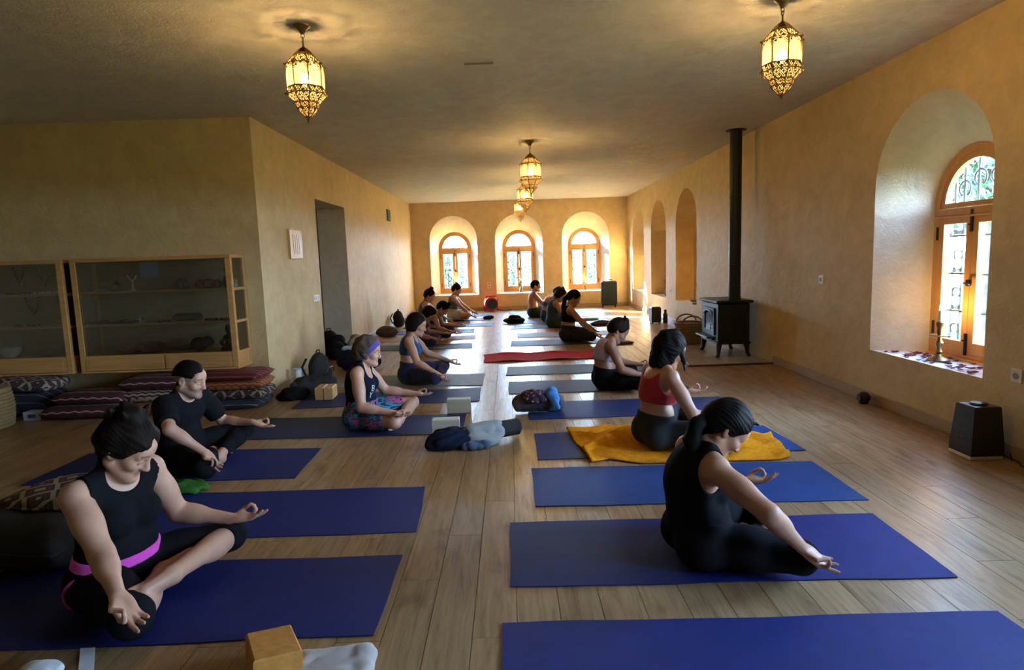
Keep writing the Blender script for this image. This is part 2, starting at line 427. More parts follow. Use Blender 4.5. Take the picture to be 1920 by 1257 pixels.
def make_window():
    """local: x across, y outwards, z up; origin at the middle of the sill line on the inner edge of the recess"""
    root = empty('window_1')
    Z0, Z1, W = 0.455, 2.09, 0.86
    ZT = 1.60
    mb = MB(); sweep_arch(mb, W, Z0, Z1, 0.055, 0.07, 0.0); mb.build('window_frame', M['pine'], root)
    mb = MB(); sweep_arch(mb, W-0.10, ZT+0.02, Z1-0.052, 0.05, 0.045, 0.012)
    fan = mb.build('fanlight_frame', M['pine'], root)
    p = arch(W-0.19, ZT+0.06, Z1-0.09, 20); MB().add([(q[0], 0.034, q[1]) for q in p], [tuple(range(len(p)))]).build('pane', M['glass'], fan)
    MB().box((0, 0.03, ZT), (W-0.10, 0.075, 0.062), ch=0.006).build('transom_rail', M['pine'], root)
    MB().box((0, -0.010, ZT-0.038), (W-0.08, 0.022, 0.016), ch=0.004).build('drip_moulding', M['pine'], root)
    hw = (W-0.11)/2
    for s in (-1, 1):
        x0, x1 = (0.002, hw) if s > 0 else (-hw, -0.002)
        mb = MB(); rect_frame(mb, x0, x1, Z0+0.055, ZT-0.03, 0.062, 0.0, 0.045, 0.09)
        sash = mb.build('sash', M['pine'], root)
        MB().box(((x0+x1)/2, 0.022, (Z0+ZT)/2+0.03), (x1-x0-0.12, 0.005, ZT-Z0-0.2)).build('pane', M['glass'], sash)
        for z in (Z0+0.22, ZT-0.17):
            MB().tube([(s*(hw+0.004), -0.006, z-0.045), (s*(hw+0.004), -0.006, z+0.045)], 0.009, 8).ball((s*(hw+0.004), -0.006, z+0.05), 0.010, 8, 6).build('hinge', M['iron'], sash)
    MB().box((0, -0.012, Z0+0.6), (0.036, 0.012, 0.05), ch=0.003).tube([(0, -0.02, Z0+0.6), (0, -0.045, Z0+0.6), (0.03, -0.05, Z0+0.6), (0.05, -0.05, Z0+0.59)], 0.007, 8).ball((0.052, -0.05, Z0+0.588), 0.011, 8, 6).build('window_handle', M['iron'], root)
    for z, up in ((ZT-0.075, 1), (Z0+0.13, -1)):
        MB().box((0, -0.008, z), (0.02, 0.014, 0.17), ch=0.004).tube([(0, -0.014, z-up*0.03), (0, -0.034, z-up*0.03)], 0.006, 8).build('bolt', M['iron'], root)
    MB().box((0, -0.004, Z0+0.008), (W-0.02, 0.05, 0.02), ch=0.004).build('sill_bar', M['pine'], root)
    # iron grille outside the panes
    yg = 0.105
    mb = MB()
    for z in (Z0+0.07, Z0+0.36, Z0+0.66, Z0+0.96, ZT+0.03): mb.tube([(-W/2+0.02, yg, z), (W/2-0.02, yg, z)], 0.008, 6)
    g = mb.build('iron_grille', M['iron'], root)
    xs = [-0.345, -0.245, -0.10, 0.10, 0.245, 0.345]
    for x in xs:
        zt = Z1-W/2+math.sqrt(max(0, (W/2-0.02)**2-x*x))
        m2 = MB().tube([(x, yg, Z0), (x, yg, zt)], 0.0095, 6)
        for z in (Z0+0.2, Z0+0.5, Z0+0.8): m2.ball((x, yg, z), 0.012, 6, 4)
        m2.build('grille_bar', M['iron'], g)
    for xc in (-0.295, 0.295, -0.172, 0.172):
        for z in ((Z0+0.07, Z0+0.36, Z0+0.66, Z0+0.96) if abs(xc) > 0.2 else (Z0+0.07, Z0+0.66)):
            m2 = MB()
            m2.tube(scroll_pts(xc, z+0.15, 0.038, R(-60), R(240), yg), 0.0075, 5)                      # horseshoe
            for s in (-1, 1):
                m2.tube(scroll_pts(xc+s*0.022, z+0.03, 0.018, R(90), R(90)-s*R(420), yg, 14, 0.35), 0.0065, 5)
            m2.build('grille_scroll', M['iron'], g)
    for xc in (-0.245, -0.085, 0.085, 0.245):
        MB().tube(scroll_pts(xc, ZT+0.2 + (0.05 if abs(xc) < 0.1 else -0.02), 0.06, R(-60), R(240), yg), 0.0085, 5).build('grille_horseshoe', M['iron'], g)
    return root
win0 = make_window()
specs = [((c, YB+WD, 0), 0.0) for c in BX] + [((XR+WD, c, 0), -PI/2) for c in RY]
for k, (loc, rz) in enumerate(specs):
    w = win0 if k == 0 else copy_tree(win0)
    w.location = loc; w.rotation_euler = (0, 0, rz); w.name = f'window_{k+1}'; w['kind'] = 'structure'
    pd = bpy.data.lights.new('daylight_portal', 'AREA'); pd.shape = 'RECTANGLE'; pd.size = 0.9; pd.size_y = 1.7; pd.cycles.is_portal = True
    po = bpy.data.objects.new('daylight_portal', pd); link(po)
    d = Vector((0, 1, 0)) if rz == 0 else Vector((1, 0, 0))
    po.location = Vector(loc) + d*0.16 + Vector((0, 0, 1.27)); po.rotation_euler = (-d).to_track_quat('-Z', 'Y').to_euler()
    if rz == 0: pass

# ------------------------------------------------------------------ outside
grass = simple('garden_grass', (0.055, 0.10, 0.03), 0.9, 0, 0.4, 3, src='Position')
tag(MB().box((0, 10, -0.45), (120, 120, 0.1)).build('garden_ground', grass), kind='structure')
# ------------------------------------------------------------------ brass filigree lanterns
def lantern_glass():
    m = bpy.data.materials.new('amber_lantern_glass'); m.use_nodes = True; nt = m.node_tree; nt.nodes.clear()
    o = nt.nodes.new('ShaderNodeOutputMaterial'); t = nt.nodes.new('ShaderNodeBsdfTransparent'); t.inputs[0].default_value = (1.0, 0.82, 0.50, 1)
    d = nt.nodes.new('ShaderNodeBsdfTranslucent'); d.inputs[0].default_value = (0.085, 0.059, 0.022, 1)
    mx = nt.nodes.new('ShaderNodeMixShader'); mx.inputs[0].default_value = 0.55
    nt.links.new(t.outputs[0], mx.inputs[1]); nt.links.new(d.outputs[0], mx.inputs[2]); nt.links.new(mx.outputs[0], o.inputs['Surface']); return m
M['amber'] = lantern_glass()
M['filigree'] = simple('gilt_filigree', (0.13, 0.075, 0.026), 0.5, 0.6, 0.25, 40)
M['bulb'] = emit('warm_bulb', (1.0, 0.72, 0.36), 2)
def filigree(quad, cols, rows, keep=None, border=True, r=0.5, th=0.30):
    """lattice of small rings laid over a four-cornered panel (bottom left, bottom right, top right, top left)"""
    A, B, C, D = [Vector(p) for p in quad]; mb = MB()
    def at(u, v): return A.lerp(B, u).lerp(D.lerp(C, u), v)
    nrm = (B-A).cross(D-A).normalized()
    cu, cv = 1/cols, 1/rows
    for j in range(rows):
        for i in range(cols):
            u, v = (i+0.5)*cu, (j+0.5)*cv
            if keep and not keep(u*2-1, v): continue
            du = (at(min(1, u+cu/2), v)-at(max(0, u-cu/2), v)); dv = (at(u, min(1, v+cv/2))-at(u, max(0, v-cv/2)))
            c = at(u, v); vs = []; fs = []; n = 7
            for rr in (0.54, 0.54-th):
                for k in range(n):
                    a = 2*PI*k/n + (i+j)*0.5; vs.append(c+du*rr*math.cos(a)+dv*rr*math.sin(a))
            for k in range(n): fs.append((k, (k+1) % n, n+(k+1) % n, n+k))
            mb.add(vs, fs)
            q = c; mb.add([q-du*0.5-dv*0.06, q+du*0.0-dv*0.5+dv*0.1, q+du*0.5+dv*0.06, q+dv*0.5-dv*0.1], [(0, 1, 2, 3)]) if (i+j) % 3 == 0 else None
    if border:
        for p, q in ((A, B), (B, C), (C, D), (D, A)): mb.tube([p, q], 0.0035, 4)
    return mb
def make_lantern():
    root = empty('lantern')
    lv = [(-0.20, 0.070), (-0.262, 0.128), (-0.412, 0.124), (-0.455, 0.131), (-0.508, 0.080), (-0.545, 0.070), (-0.60, 0.020)]   # z and circumradius of the frame rings
    ph = PI/8
    def rg(i, k, dr=0.0):
        z, r = lv[i]; a = ph+2*PI*k/8; return ((r+dr)*math.cos(a), (r+dr)*math.sin(a), z)
    MB().lathe([(0.008, -0.058), (0.016, -0.052), (0.030, -0.028), (0.052, -0.010), (0.056, -0.004), (0.056, 0.0)], 20).build('ceiling_canopy', M['brass'], root, True)
    mb = MB()
    mb.tube([(0.012*math.cos(2*PI*k/12), 0, -0.068+0.014*math.sin(2*PI*k/12)) for k in range(12)], 0.003, 6, True)
    mb.tube([(0, 0.012*math.cos(2*PI*k/12), -0.088+0.014*math.sin(2*PI*k/12)) for k in range(12)], 0.003, 6, True)
    mb.build('chain_link', M['brass'], root)
    MB().tube([(0, 0, -0.096), (0, 0, -0.148)], 0.0055, 8).ball((0, 0, -0.142), 0.011, 8, 6).build('stem', M['brass'], root)
    MB().lathe([(0.008, -0.140), (0.026, -0.150), (0.050, -0.170), (0.066, -0.187), (0.071, -0.199), (0.066, -0.203)], 8, phase=ph).build('dome_cap', M['brass'], root)
    mb = MB()
    for i in range(1, 6):
        for k in range(8): mb.tube([rg(i, k), rg(i, k+1)], 0.0042, 5)
    for k in range(8):
        for i in range(0, 6): mb.tube([rg(i, k), rg(i+1, k)], 0.0042, 5)
        mb.ball(rg(1, k, 0.006), 0.0075, 6, 4); mb.ball(rg(3, k, 0.006), 0.0075, 6, 4)
    mb.build('frame', M['brass'], root)
    def quad(i, j): return (rg(j, 0), rg(j, 1), rg(i, 1), rg(i, 0))
    mid = -0.262-0.075
    kinds = [('roof_panel', filigree(quad(0, 1), 5, 3)), ('arch_screen', filigree(quad(1, 2), 7, 10, lambda u, v: v > 0.50+0.40*math.sqrt(max(0, 1-(u*1.06)**2)) or v < 0.03)),
             ('band_panel', filigree(quad(2, 3), 6, 2)), ('lower_panel', filigree(quad(3, 4), 6, 4)), ('collar_panel', filigree(quad(4, 5), 5, 3)), ('cup_panel', filigree(quad(5, 6), 4, 4))]
    def inner(i, j):
        f = 0.97; return [tuple(c*f if n < 2 else c for n, c in enumerate(p)) for p in quad(i, j)]
    for nm, mbq in kinds:
        me = mbq.mesh(nm); me.materials.append(M['filigree'])
        for k in range(8):
            o = bpy.data.objects.new(nm, me); o.rotation_euler = (0, 0, 2*PI*k/8); link(o, root)
    pm = MB().add(inner(1, 3), [(0, 1, 2, 3)]).mesh('pane'); pm.materials.append(M['amber'])
    lm = MB().add(inner(3, 4), [(0, 1, 2, 3)]).add(inner(4, 5), [(0, 1, 2, 3)]).add(inner(5, 6), [(0, 1, 2, 3)]).mesh('lower_pane'); lm.materials.append(M['amber'])
    um = MB().add(inner(0, 1), [(0, 1, 2, 3)]).mesh('roof_pane'); um.materials.append(M['amber'])
    for k in range(8):
        for nm, me in (('pane', pm), ('lower_pane', lm), ('roof_pane', um)):
            o = bpy.data.objects.new(nm, me); o.rotation_euler = (0, 0, 2*PI*k/8); link(o, root)
    MB().lathe([(0.004, -0.645), (0.007, -0.635), (0.004, -0.628), (0.011, -0.617), (0.005, -0.606), (0.021, -0.600), (0.021, -0.596)], 10).build('finial', M['brass'], root, True)
    MB().ball((0, 0, -0.355), (0.034, 0.034, 0.042), 14, 10).build('bulb', M['bulb'], root, True)
    MB().tube([(0, 0, -0.318), (0, 0, -0.205)], 0.011, 8).build('bulb_holder', M['brass'], root, True)
    return root
lan0 = make_lantern()
LANTERNS = [((-1.24, 4.14), 0.92, 0.05, 'brass filigree lantern hanging nearest the display cabinets'),
            ((1.685, 3.97), 0.92, 0.30, 'brass filigree lantern hanging nearest the large right window'),
            ((0.316, 8.36), 1.09, 0.12, 'nearest of three lanterns hanging in line down the middle'),
            ((0.325, 11.45), 1.09, 0.45, 'middle of three lanterns hanging in line down the middle'),
            ((0.29, 14.3), 1.09, 0.25, 'farthest of three lanterns in line, close to the back wall')]
for k, ((x, y), s, rz, lab) in enumerate(LANTERNS):
    o = lan0 if k == 0 else copy_tree(lan0)
    o.location = (x, y, H); o.rotation_euler = (0, 0, rz); o.scale = (s, s, s)
    tag(o, lab, 'lantern', 'brass lanterns hanging from the ceiling')
    ld = bpy.data.lights.new('lantern_light', 'POINT'); ld.energy = LAMP_POWER; ld.color = (1.0, 0.76, 0.45); ld.shadow_soft_size = 0.050*s
    lo = bpy.data.objects.new('lantern_light', ld); link(lo); lo.location = (x, y, H-0.355*s)
# ------------------------------------------------------------------ implicit surfaces: limbs, cloth and hair as one smooth skin
def V3(*a): return np.array(a, dtype=np.float64)
def nrm(v): return v/np.linalg.norm(v)
def frame(fwd, up):
    x = nrm(np.array(fwd, float)); u = np.array(up, float); y = nrm(np.cross(u, x)); z = np.cross(x, y); return np.stack([x, y, z], 1)
def rot_y(a): c, s = math.cos(a), math.sin(a); return np.array([[c, 0, s], [0, 1, 0], [-s, 0, c]])
def rot_z(a): c, s = math.cos(a), math.sin(a); return np.array([[c, -s, 0], [s, c, 0], [0, 0, 1.0]])
def rot_x(a): c, s = math.cos(a), math.sin(a); return np.array([[1.0, 0, 0], [0, c, -s], [0, s, c]])
def cone(a, b, ra, rb, k=0.02, sub=False): return ('c', np.array(a, float), np.array(b, float), ra, rb, k, sub)
def ell(c, r, Rm=None, k=0.02, sub=False): return ('e', np.array(c, float), np.array(r, float), np.eye(3) if Rm is None else Rm, 0, k, sub)
def smin(a, b, k):
    if k <= 1e-6: return np.minimum(a, b)
    h = np.maximum(k-np.abs(a-b), 0)/k
    return np.minimum(a, b)-h*h*k*0.25
def smax(a, b, k): return -smin(-a, -b, k)
class Grid:
    def __init__(s, lo, hi, h):
        s.h = h; s.lo = np.array(lo, float); s.n = np.ceil((np.array(hi)-s.lo)/h).astype(int)+1
        s.ax = [(s.lo[i]+h*np.arange(s.n[i])).astype(np.float32) for i in range(3)]
    def full(s, v=1.0): return np.full(s.n, v, np.float32)
    def xyz(s): return s.ax[0][:, None, None], s.ax[1][None, :, None], s.ax[2][None, None, :]
    def sl(s, lo, hi):
        a = np.clip(np.floor((lo-s.lo)/s.h).astype(int), 0, s.n); b = np.clip(np.ceil((hi-s.lo)/s.h).astype(int)+1, 0, s.n)
        return tuple(slice(i, j) for i, j in zip(a, b))
    def field(s, prims, F=None, pad=0.055):
        F = s.full() if F is None else F
        for p in prims:
            t, c, q, ra, rb, k, sub = p
            if t == 'c': lo = np.minimum(c-ra, q-rb)-pad; hi = np.maximum(c+ra, q+rb)+pad
            else: m = np.abs(ra) @ np.abs(q); m = np.maximum(m, q.min()); lo = c-m-pad; hi = c+m+pad
            w = s.sl(lo, hi)
            if any(x.stop <= x.start for x in w): continue
            X, Y, Z = s.ax[0][w[0]][:, None, None], s.ax[1][w[1]][None, :, None], s.ax[2][w[2]][None, None, :]
            if t == 'c':
                ba = (q-c).astype(np.float32); dx, dy, dz = X-np.float32(c[0]), Y-np.float32(c[1]), Z-np.float32(c[2])
                hh = np.clip((dx*ba[0]+dy*ba[1]+dz*ba[2])/max(1e-9, float(ba@ba)), 0, 1)
                d = np.sqrt((dx-ba[0]*hh)**2+(dy-ba[1]*hh)**2+(dz-ba[2]*hh)**2)-(np.float32(ra)+np.float32(rb-ra)*hh)
            else:
                Rm = ra.astype(np.float32); dx, dy, dz = X-np.float32(c[0]), Y-np.float32(c[1]), Z-np.float32(c[2])
                l = [(dx*Rm[0, i]+dy*Rm[1, i]+dz*Rm[2, i])/np.float32(q[i]) for i in range(3)]
                k0 = np.sqrt(l[0]**2+l[1]**2+l[2]**2); k1 = np.sqrt(sum((l[i]/np.float32(q[i]))**2 for i in range(3)))
                d = k0*(k0-1)/np.maximum(k1, 1e-6)
            F[w] = smax(F[w], -d, k) if sub else smin(F[w], d, k)
        return F
def surface_net(G, F, name):
    """vertices in cells crossed by the surface, one quad per crossed grid edge"""
    S = F < 0; n = F.shape
    c = S[:-1, :-1, :-1].astype(np.int8)
    for o in ((1, 0, 0), (0, 1, 0), (0, 0, 1), (1, 1, 0), (1, 0, 1), (0, 1, 1), (1, 1, 1)):
        c = c + S[o[0]:n[0]-1+o[0], o[1]:n[1]-1+o[1], o[2]:n[2]-1+o[2]]
    act = (c > 0) & (c < 8); idx = np.argwhere(act)
    if len(idx) == 0: return None, None
    ids = np.full(act.shape, -1, np.int32); ids[act] = np.arange(len(idx))
    cor = [(i, j, k) for i in (0, 1) for j in (0, 1) for k in (0, 1)]
    val = {o: F[idx[:, 0]+o[0], idx[:, 1]+o[1], idx[:, 2]+o[2]] for o in cor}
    acc = np.zeros((len(idx), 3)); cnt = np.zeros(len(idx))
    for o in cor:
        for a in range(3):
            if o[a] == 0:
                p = list(o); p[a] = 1; va, vb = val[o], val[tuple(p)]
                m = (va < 0) != (vb < 0); t = np.where(m, va/np.where(m, va-vb, 1), 0)
                q = np.array(o, float)[None, :]+np.zeros((len(idx), 3)); q[:, a] += t
                acc += q*m[:, None]; cnt += m
    V = G.lo + G.h*(idx+acc/np.maximum(cnt, 1)[:, None])
    Q = []
    for a in range(3):
        u, w = (a+1) % 3, (a+2) % 3
        sa = [slice(None)]*3; sb = [slice(None)]*3; sa[a] = slice(0, -1); sb[a] = slice(1, None)
        A, B = S[tuple(sa)], S[tuple(sb)]; e = np.argwhere(A != B)
        e = e[(e[:, u] > 0) & (e[:, w] > 0) & (e[:, u] < n[u]-1) & (e[:, w] < n[w]-1)]
        if len(e) == 0: continue
        du = np.zeros(3, int); du[u] = 1; dw = np.zeros(3, int); dw[w] = 1
        g = lambda z: ids[z[:, 0], z[:, 1], z[:, 2]]
        q = np.stack([g(e-du-dw), g(e-dw), g(e), g(e-du)], 1)
        inside = A[e[:, 0], e[:, 1], e[:, 2]]
        q[~inside] = q[~inside][:, ::-1]; Q.append(q)
    Q = np.concatenate(Q); Q = Q[(Q >= 0).all(1)]
    return V, Q
def smooth_verts(V, Q, it=1, lam=0.5):
    e = np.concatenate([Q[:, [0, 1]], Q[:, [1, 2]], Q[:, [2, 3]], Q[:, [3, 0]]]); n = len(V)
    for _ in range(it):
        A = np.zeros((n, 3)); c = np.zeros(n)
        for d in range(3): A[:, d] = np.bincount(e[:, 0], V[e[:, 1], d], n)+np.bincount(e[:, 1], V[e[:, 0], d], n)
        c = np.bincount(e[:, 0], minlength=n)+np.bincount(e[:, 1], minlength=n)
        V = V*(1-lam)+lam*A/np.maximum(c, 1)[:, None]
    return V
def mesh_np(name, V, Q):
    me = bpy.data.meshes.new(name)
    me.vertices.add(len(V)); me.vertices.foreach_set('co', np.ascontiguousarray(V, np.float32).ravel())
    k = Q.shape[1]
    me.loops.add(len(Q)*k); me.loops.foreach_set('vertex_index', np.ascontiguousarray(Q, np.int32).ravel())
    me.polygons.add(len(Q)); me.polygons.foreach_set('loop_start', np.arange(0, len(Q)*k, k, dtype=np.int32))
    me.polygons.foreach_set('use_smooth', np.ones(len(Q), bool))
    me.update(calc_edges=True); return me
def sdf_obj(name, G, F, mat, parent=None, it=1, paint=None):
    F[0], F[-1] = 1, 1; F[:, 0], F[:, -1] = 1, 1; F[:, :, 0] = np.maximum(F[:, :, 0], 0.001); F[:, :, -1] = 1
    V, Q = surface_net(G, F, name)
    if V is None: return None
    V = smooth_verts(V, Q, it); me = mesh_np(name, V, Q)
    if paint is not None:
        at = me.color_attributes.new('paint', 'FLOAT_COLOR', 'POINT'); c = np.ones((len(V), 4), np.float32); c[:, :3] = paint(V); at.data.foreach_set('color', c.ravel())
    me.materials.append(mat)
    return link(bpy.data.objects.new(name, me), parent)
def wob(X, Y, Z, f, seed=0):
    """cheap smooth noise from sines, about -1..1"""
    rs = np.random.RandomState(seed); t = 0
    for i in range(4):
        a = rs.randn(3); a = a/np.linalg.norm(a)*f*(0.7+0.6*rs.rand()); p = rs.rand()*6.28
        t = t + np.sin(X*a[0]+Y*a[1]+Z*a[2]+p + 1.3*np.sin(Y*a[2]*0.7+Z*a[0]*0.8-X*a[1]*0.6+p*2))
    return t*0.3
# ------------------------------------------------------------------ people
def skin_mat(name, col):
    m, nt, b = mat_new(name)
    n = noise(nt, 22, 4, 0.6, mapping(nt, 'Object'))
    c = ramp(nt, n, [(0.3, tuple(x*0.92 for x in col)), (0.7, tuple(min(1, x*1.06) for x in col))])
    a = nt.nodes.new('ShaderNodeVertexColor'); a.layer_name = 'paint'
    c = mix(nt, c, a.outputs[0], 1.0, 'MULTIPLY')
    nt.links.new(c, b.inputs['Base Color']); b.inputs['Roughness'].default_value = 0.48
    b.inputs['Subsurface Weight'].default_value = 0.12; b.inputs['Subsurface Radius'].default_value = (0.012, 0.005, 0.003); b.inputs['Subsurface Scale'].default_value = 0.6
    bump(nt, b, noise(nt, 240, 2, 0.6, mapping(nt, 'Object')), 0.08, 0.002)
    return m
def cloth_mat(name, col, rough=0.88, var=0.12, sheen=0.15, bmp=0.15):
    if max(col) < 0.05: return simple(name, col, 0.9, 0, var, 9, bmp, 140, spec=0.08)
    return simple(name, col, rough, 0, var, 9, bmp, 140, spec=0.25, sheen=sheen)
def hair_mat(name, col, rough=0.55):
    m, nt, b = mat_new(name)
    n = noise(nt, 6, 5, 0.7, mapping(nt, 'Object', (20, 20, 4)))
    c = ramp(nt, n, [(0.3, tuple(x*0.5 for x in col)), (0.7, tuple(x*1.4 for x in col))])
    nt.links.new(c, b.inputs['Base Color']); b.inputs['Roughness'].default_value = rough; b.inputs['Specular IOR Level'].default_value = 0.07
    bump(nt, b, n, 0.5, 0.004); return m
SK = {'fair': skin_mat('skin_fair', (0.53, 0.285, 0.19)), 'tan': skin_mat('skin_tan', (0.43, 0.215, 0.13)), 'brown': skin_mat('skin_brown', (0.33, 0.16, 0.095))}
HR = {'black': hair_mat('hair_black', (0.006, 0.005, 0.005)), 'brown': hair_mat('hair_brown', (0.013, 0.008, 0.006)), 'grey': hair_mat('hair_grey', (0.10, 0.075, 0.06))}
CL = {k: cloth_mat('cloth_'+k, c) for k, c in dict(black=(0.008, 0.008, 0.010), pink=(0.75, 0.07, 0.50), navy=(0.008, 0.012, 0.028), red=(0.36, 0.018, 0.022), charcoal=(0.028, 0.030, 0.032),
      slate=(0.030, 0.045, 0.055), indigo=(0.018, 0.018, 0.055), blue=(0.022, 0.07, 0.22), white=(0.62, 0.52, 0.60), plum=(0.05, 0.022, 0.04), stone=(0.42, 0.38, 0.33), teal=(0.02, 0.06, 0.09),
      cyan=(0.03, 0.16, 0.32), mauve=(0.12, 0.09, 0.11), purple=(0.085, 0.06, 0.26), lilac=(0.44, 0.36, 0.50)).items()}
def camo_mat():
    m, nt, b = mat_new('bright_wave_print')
    v = mapping(nt, 'Object', (9, 9, 16), (0.5, 0.2, 0.1))
    n = noise(nt, 1.1, 2, 0.5, v, 1.4)
    c = ramp(nt, n, [(0.30, (0.01, 0.02, 0.06)), (0.40, (0.02, 0.25, 0.38)), (0.47, (0.012, 0.015, 0.05)), (0.53, (0.42, 0.05, 0.17)), (0.62, (0.015, 0.02, 0.07)), (0.70, (0.04, 0.30, 0.42))])
    for e in c.node.color_ramp.elements: pass
    c.node.color_ramp.interpolation = 'CONSTANT'
    nt.links.new(c, b.inputs['Base Color']); b.inputs['Roughness'].default_value = 0.8; return m
CL['print'] = camo_mat()

def solve_elbow(S, W, l1, l2, hint):
    d = W-S; L = np.linalg.norm(d)
    if L > (l1+l2)*0.995: W = S+d/L*(l1+l2)*0.995; d = W-S; L = np.linalg.norm(d)
    a = (l1*l1-l2*l2+L*L)/(2*L); hh = math.sqrt(max(0, l1*l1-a*a)); u = d/L
    v = np.array(hint, float); v = v-u*(v@u); v = nrm(v)
    return S+u*a+v*hh, W
def bend(v, axis, a):
    axis = nrm(axis); c, s = math.cos(a), math.sin(a); return v*c+np.cross(axis, v)*s+axis*(axis@v)*(1-c)
def hand_prims(W, d, n, t, sz=1.0, pose='mudra'):
    """d along the fingers, n out of the palm, t towards the thumb"""
    d = nrm(d); n = nrm(n-d*(n@d)); t0 = np.cross(n, d); t = t0 if t0@t > 0 else -t0
    P = []; tips = []
    off = [0.027, 0.009, -0.009, -0.026]; reach = [0.082, 0.085, 0.081, 0.074]
    for o, r in zip(off, reach):
        P.append(cone(W+t*o*0.45*sz, W+d*r*sz+t*o*sz, 0.0155*sz, 0.0112*sz, 0.012))
    P.append(ell(W+d*0.038*sz+t*0.024*sz+n*0.007*sz, (0.030*sz, 0.017*sz, 0.015*sz), np.stack([d, t, np.cross(d, t)], 1), 0.012))
    P.append(ell(W+d*0.036*sz-t*0.022*sz+n*0.004*sz, (0.032*sz, 0.014*sz, 0.013*sz), np.stack([d, t, np.cross(d, t)], 1), 0.012))
    curls = {'mudra': [(50, 58, 34), (8, 14, 10), (14, 18, 12), (10, 16, 10)], 'relaxed': [(22, 28, 18), (26, 32, 20), (30, 34, 20), (32, 34, 20)], 'open': [(6, 12, 8), (10, 14, 10), (12, 14, 10), (8, 12, 10)]}[pose]
    spread = [7, 1, -5, -13]; ln = [0.068, 0.076, 0.070, 0.056]
    for i in range(4):
        p = W+d*reach[i]*sz+t*off[i]*sz; v = d*math.cos(R(spread[i]))+t*math.sin(R(spread[i])); ax = np.cross(v, n)
        for j, (fr, ra, rb) in enumerate(((0.44, 0.0098, 0.0086), (0.31, 0.0086, 0.0078), (0.25, 0.0078, 0.0066))):
            v = bend(v, ax, R(curls[i][j])); q = p+v*ln[i]*fr*sz
            P.append(cone(p, q, ra*sz, rb*sz, 0.004)); p = q
        tips.append(p)
    b = W+d*0.022*sz+t*0.024*sz+n*0.004*sz
    tip = tips[0]+t*0.004*sz-v*0 if pose == 'mudra' else W+d*0.085*sz+t*0.052*sz+n*0.012*sz
    if pose == 'mudra': tip = tips[0]*0.9+b*0.1
    m1 = b*0.55+tip*0.45+(t*0.020+n*0.004)*sz
    P += [cone(b, m1, 0.0135*sz, 0.0102*sz, 0.008), cone(m1, tip, 0.0100*sz, 0.0078*sz, 0.003)]
    return P, tips
def foot_prims(A, f, u, left, sz=1.0):
    f = nrm(f); u = nrm(u-f*(u@f)); l = np.cross(u, f)*(1 if left else -1)       # l towards the little toe
    h = A-f*0.034*sz-u*0.036*sz; b = A+f*0.098*sz-u*0.042*sz; Rm = np.stack([f, l, u], 1)
    P = [ell(h, (0.034*sz, 0.029*sz, 0.031*sz), Rm, 0.02), cone(A-u*0.006*sz, b+u*0.014*sz, 0.034*sz, 0.022*sz, 0.02), ell(b, (0.040*sz, 0.040*sz, 0.018*sz), Rm, 0.018),
         cone(h, b+l*0.014*sz, 0.026*sz, 0.020*sz, 0.016)]
    for i, (o, L, r) in enumerate(((-0.028, 0.052, 0.0125), (-0.010, 0.050, 0.0090), (0.005, 0.045, 0.0085), (0.018, 0.038, 0.0080), (0.030, 0.030, 0.0078))):
        s0 = b+l*o*sz+f*0.018*sz; P.append(cone(s0, s0+f*L*sz*0.72-u*0.004*sz, r*sz*1.05, r*sz, 0.005))
    return P
HEAD = dict()
def head_prims(C, Rm, sz=1.0, man=False):
    g = lambda x, y, z: C+Rm@(np.array([x, y, z])*sz)
    P = [ell(g(-0.014, 0, 0.036), np.array([0.097, 0.076, 0.086])*sz, Rm, 0.02), ell(g(0.030, 0, -0.028), np.array([0.060, 0.058, 0.086])*sz, Rm, 0.03),
         ell(g(0.062, 0, 0.040), np.array([0.028, 0.050, 0.036])*sz, Rm, 0.03)]
    jw = 0.006 if man else 0.0
    for s in (-1, 1):
        P.append(cone(g(-0.012, s*(0.054+jw), -0.052), g(0.066, s*0.016, -0.094), 0.024*sz, 0.020*sz, 0.024))
        P.append(ell(g(0.056, s*0.042, -0.022), np.array([0.026, 0.024, 0.024])*sz, Rm, 0.02))
        P.append(cone(g(0.084, s*0.010, 0.020), g(0.072, s*0.046, 0.018), 0.010*sz, 0.010*sz, 0.012))
    P.append(ell(g(0.074, 0, -0.096), np.array([0.020, 0.022, 0.018])*sz, Rm, 0.018))
    for s in (-1, 1): P.append(ell(g(0.092, s*0.032, 0.001), np.array([0.014, 0.019, 0.011])*sz, Rm, 0.010, True))
    for s in (-1, 1):
        P.append(ell(g(0.0715, s*0.0315, -0.001), np.array([0.0150, 0.0165, 0.0118])*sz, Rm, 0.003))
    P += [cone(g(0.082, 0, 0.016), g(0.107, 0, -0.030), 0.0078*sz, 0.0115*sz, 0.012), ell(g(0.096, 0, -0.034), np.array([0.016, 0.018, 0.0095])*sz, Rm, 0.007)]
    P += [ell(g(0.0805, 0, -0.0600), np.array([0.0115, 0.0220, 0.0062])*sz, Rm, 0.005), ell(g(0.0785, 0, -0.0715), np.array([0.0118, 0.0190, 0.0072])*sz, Rm, 0.005)]
    for s in (-1, 1):
        Re = Rm@rot_z(s*R(-22))@rot_y(R(-12))
        P.append(ell(g(-0.012, s*0.079, -0.004), np.array([0.020, 0.0085, 0.032])*sz, Re, 0.006))
        P.append(ell(g(-0.008, s*0.088, -0.001), np.array([0.011, 0.0060, 0.020])*sz, Re, 0.004, True))
    return P
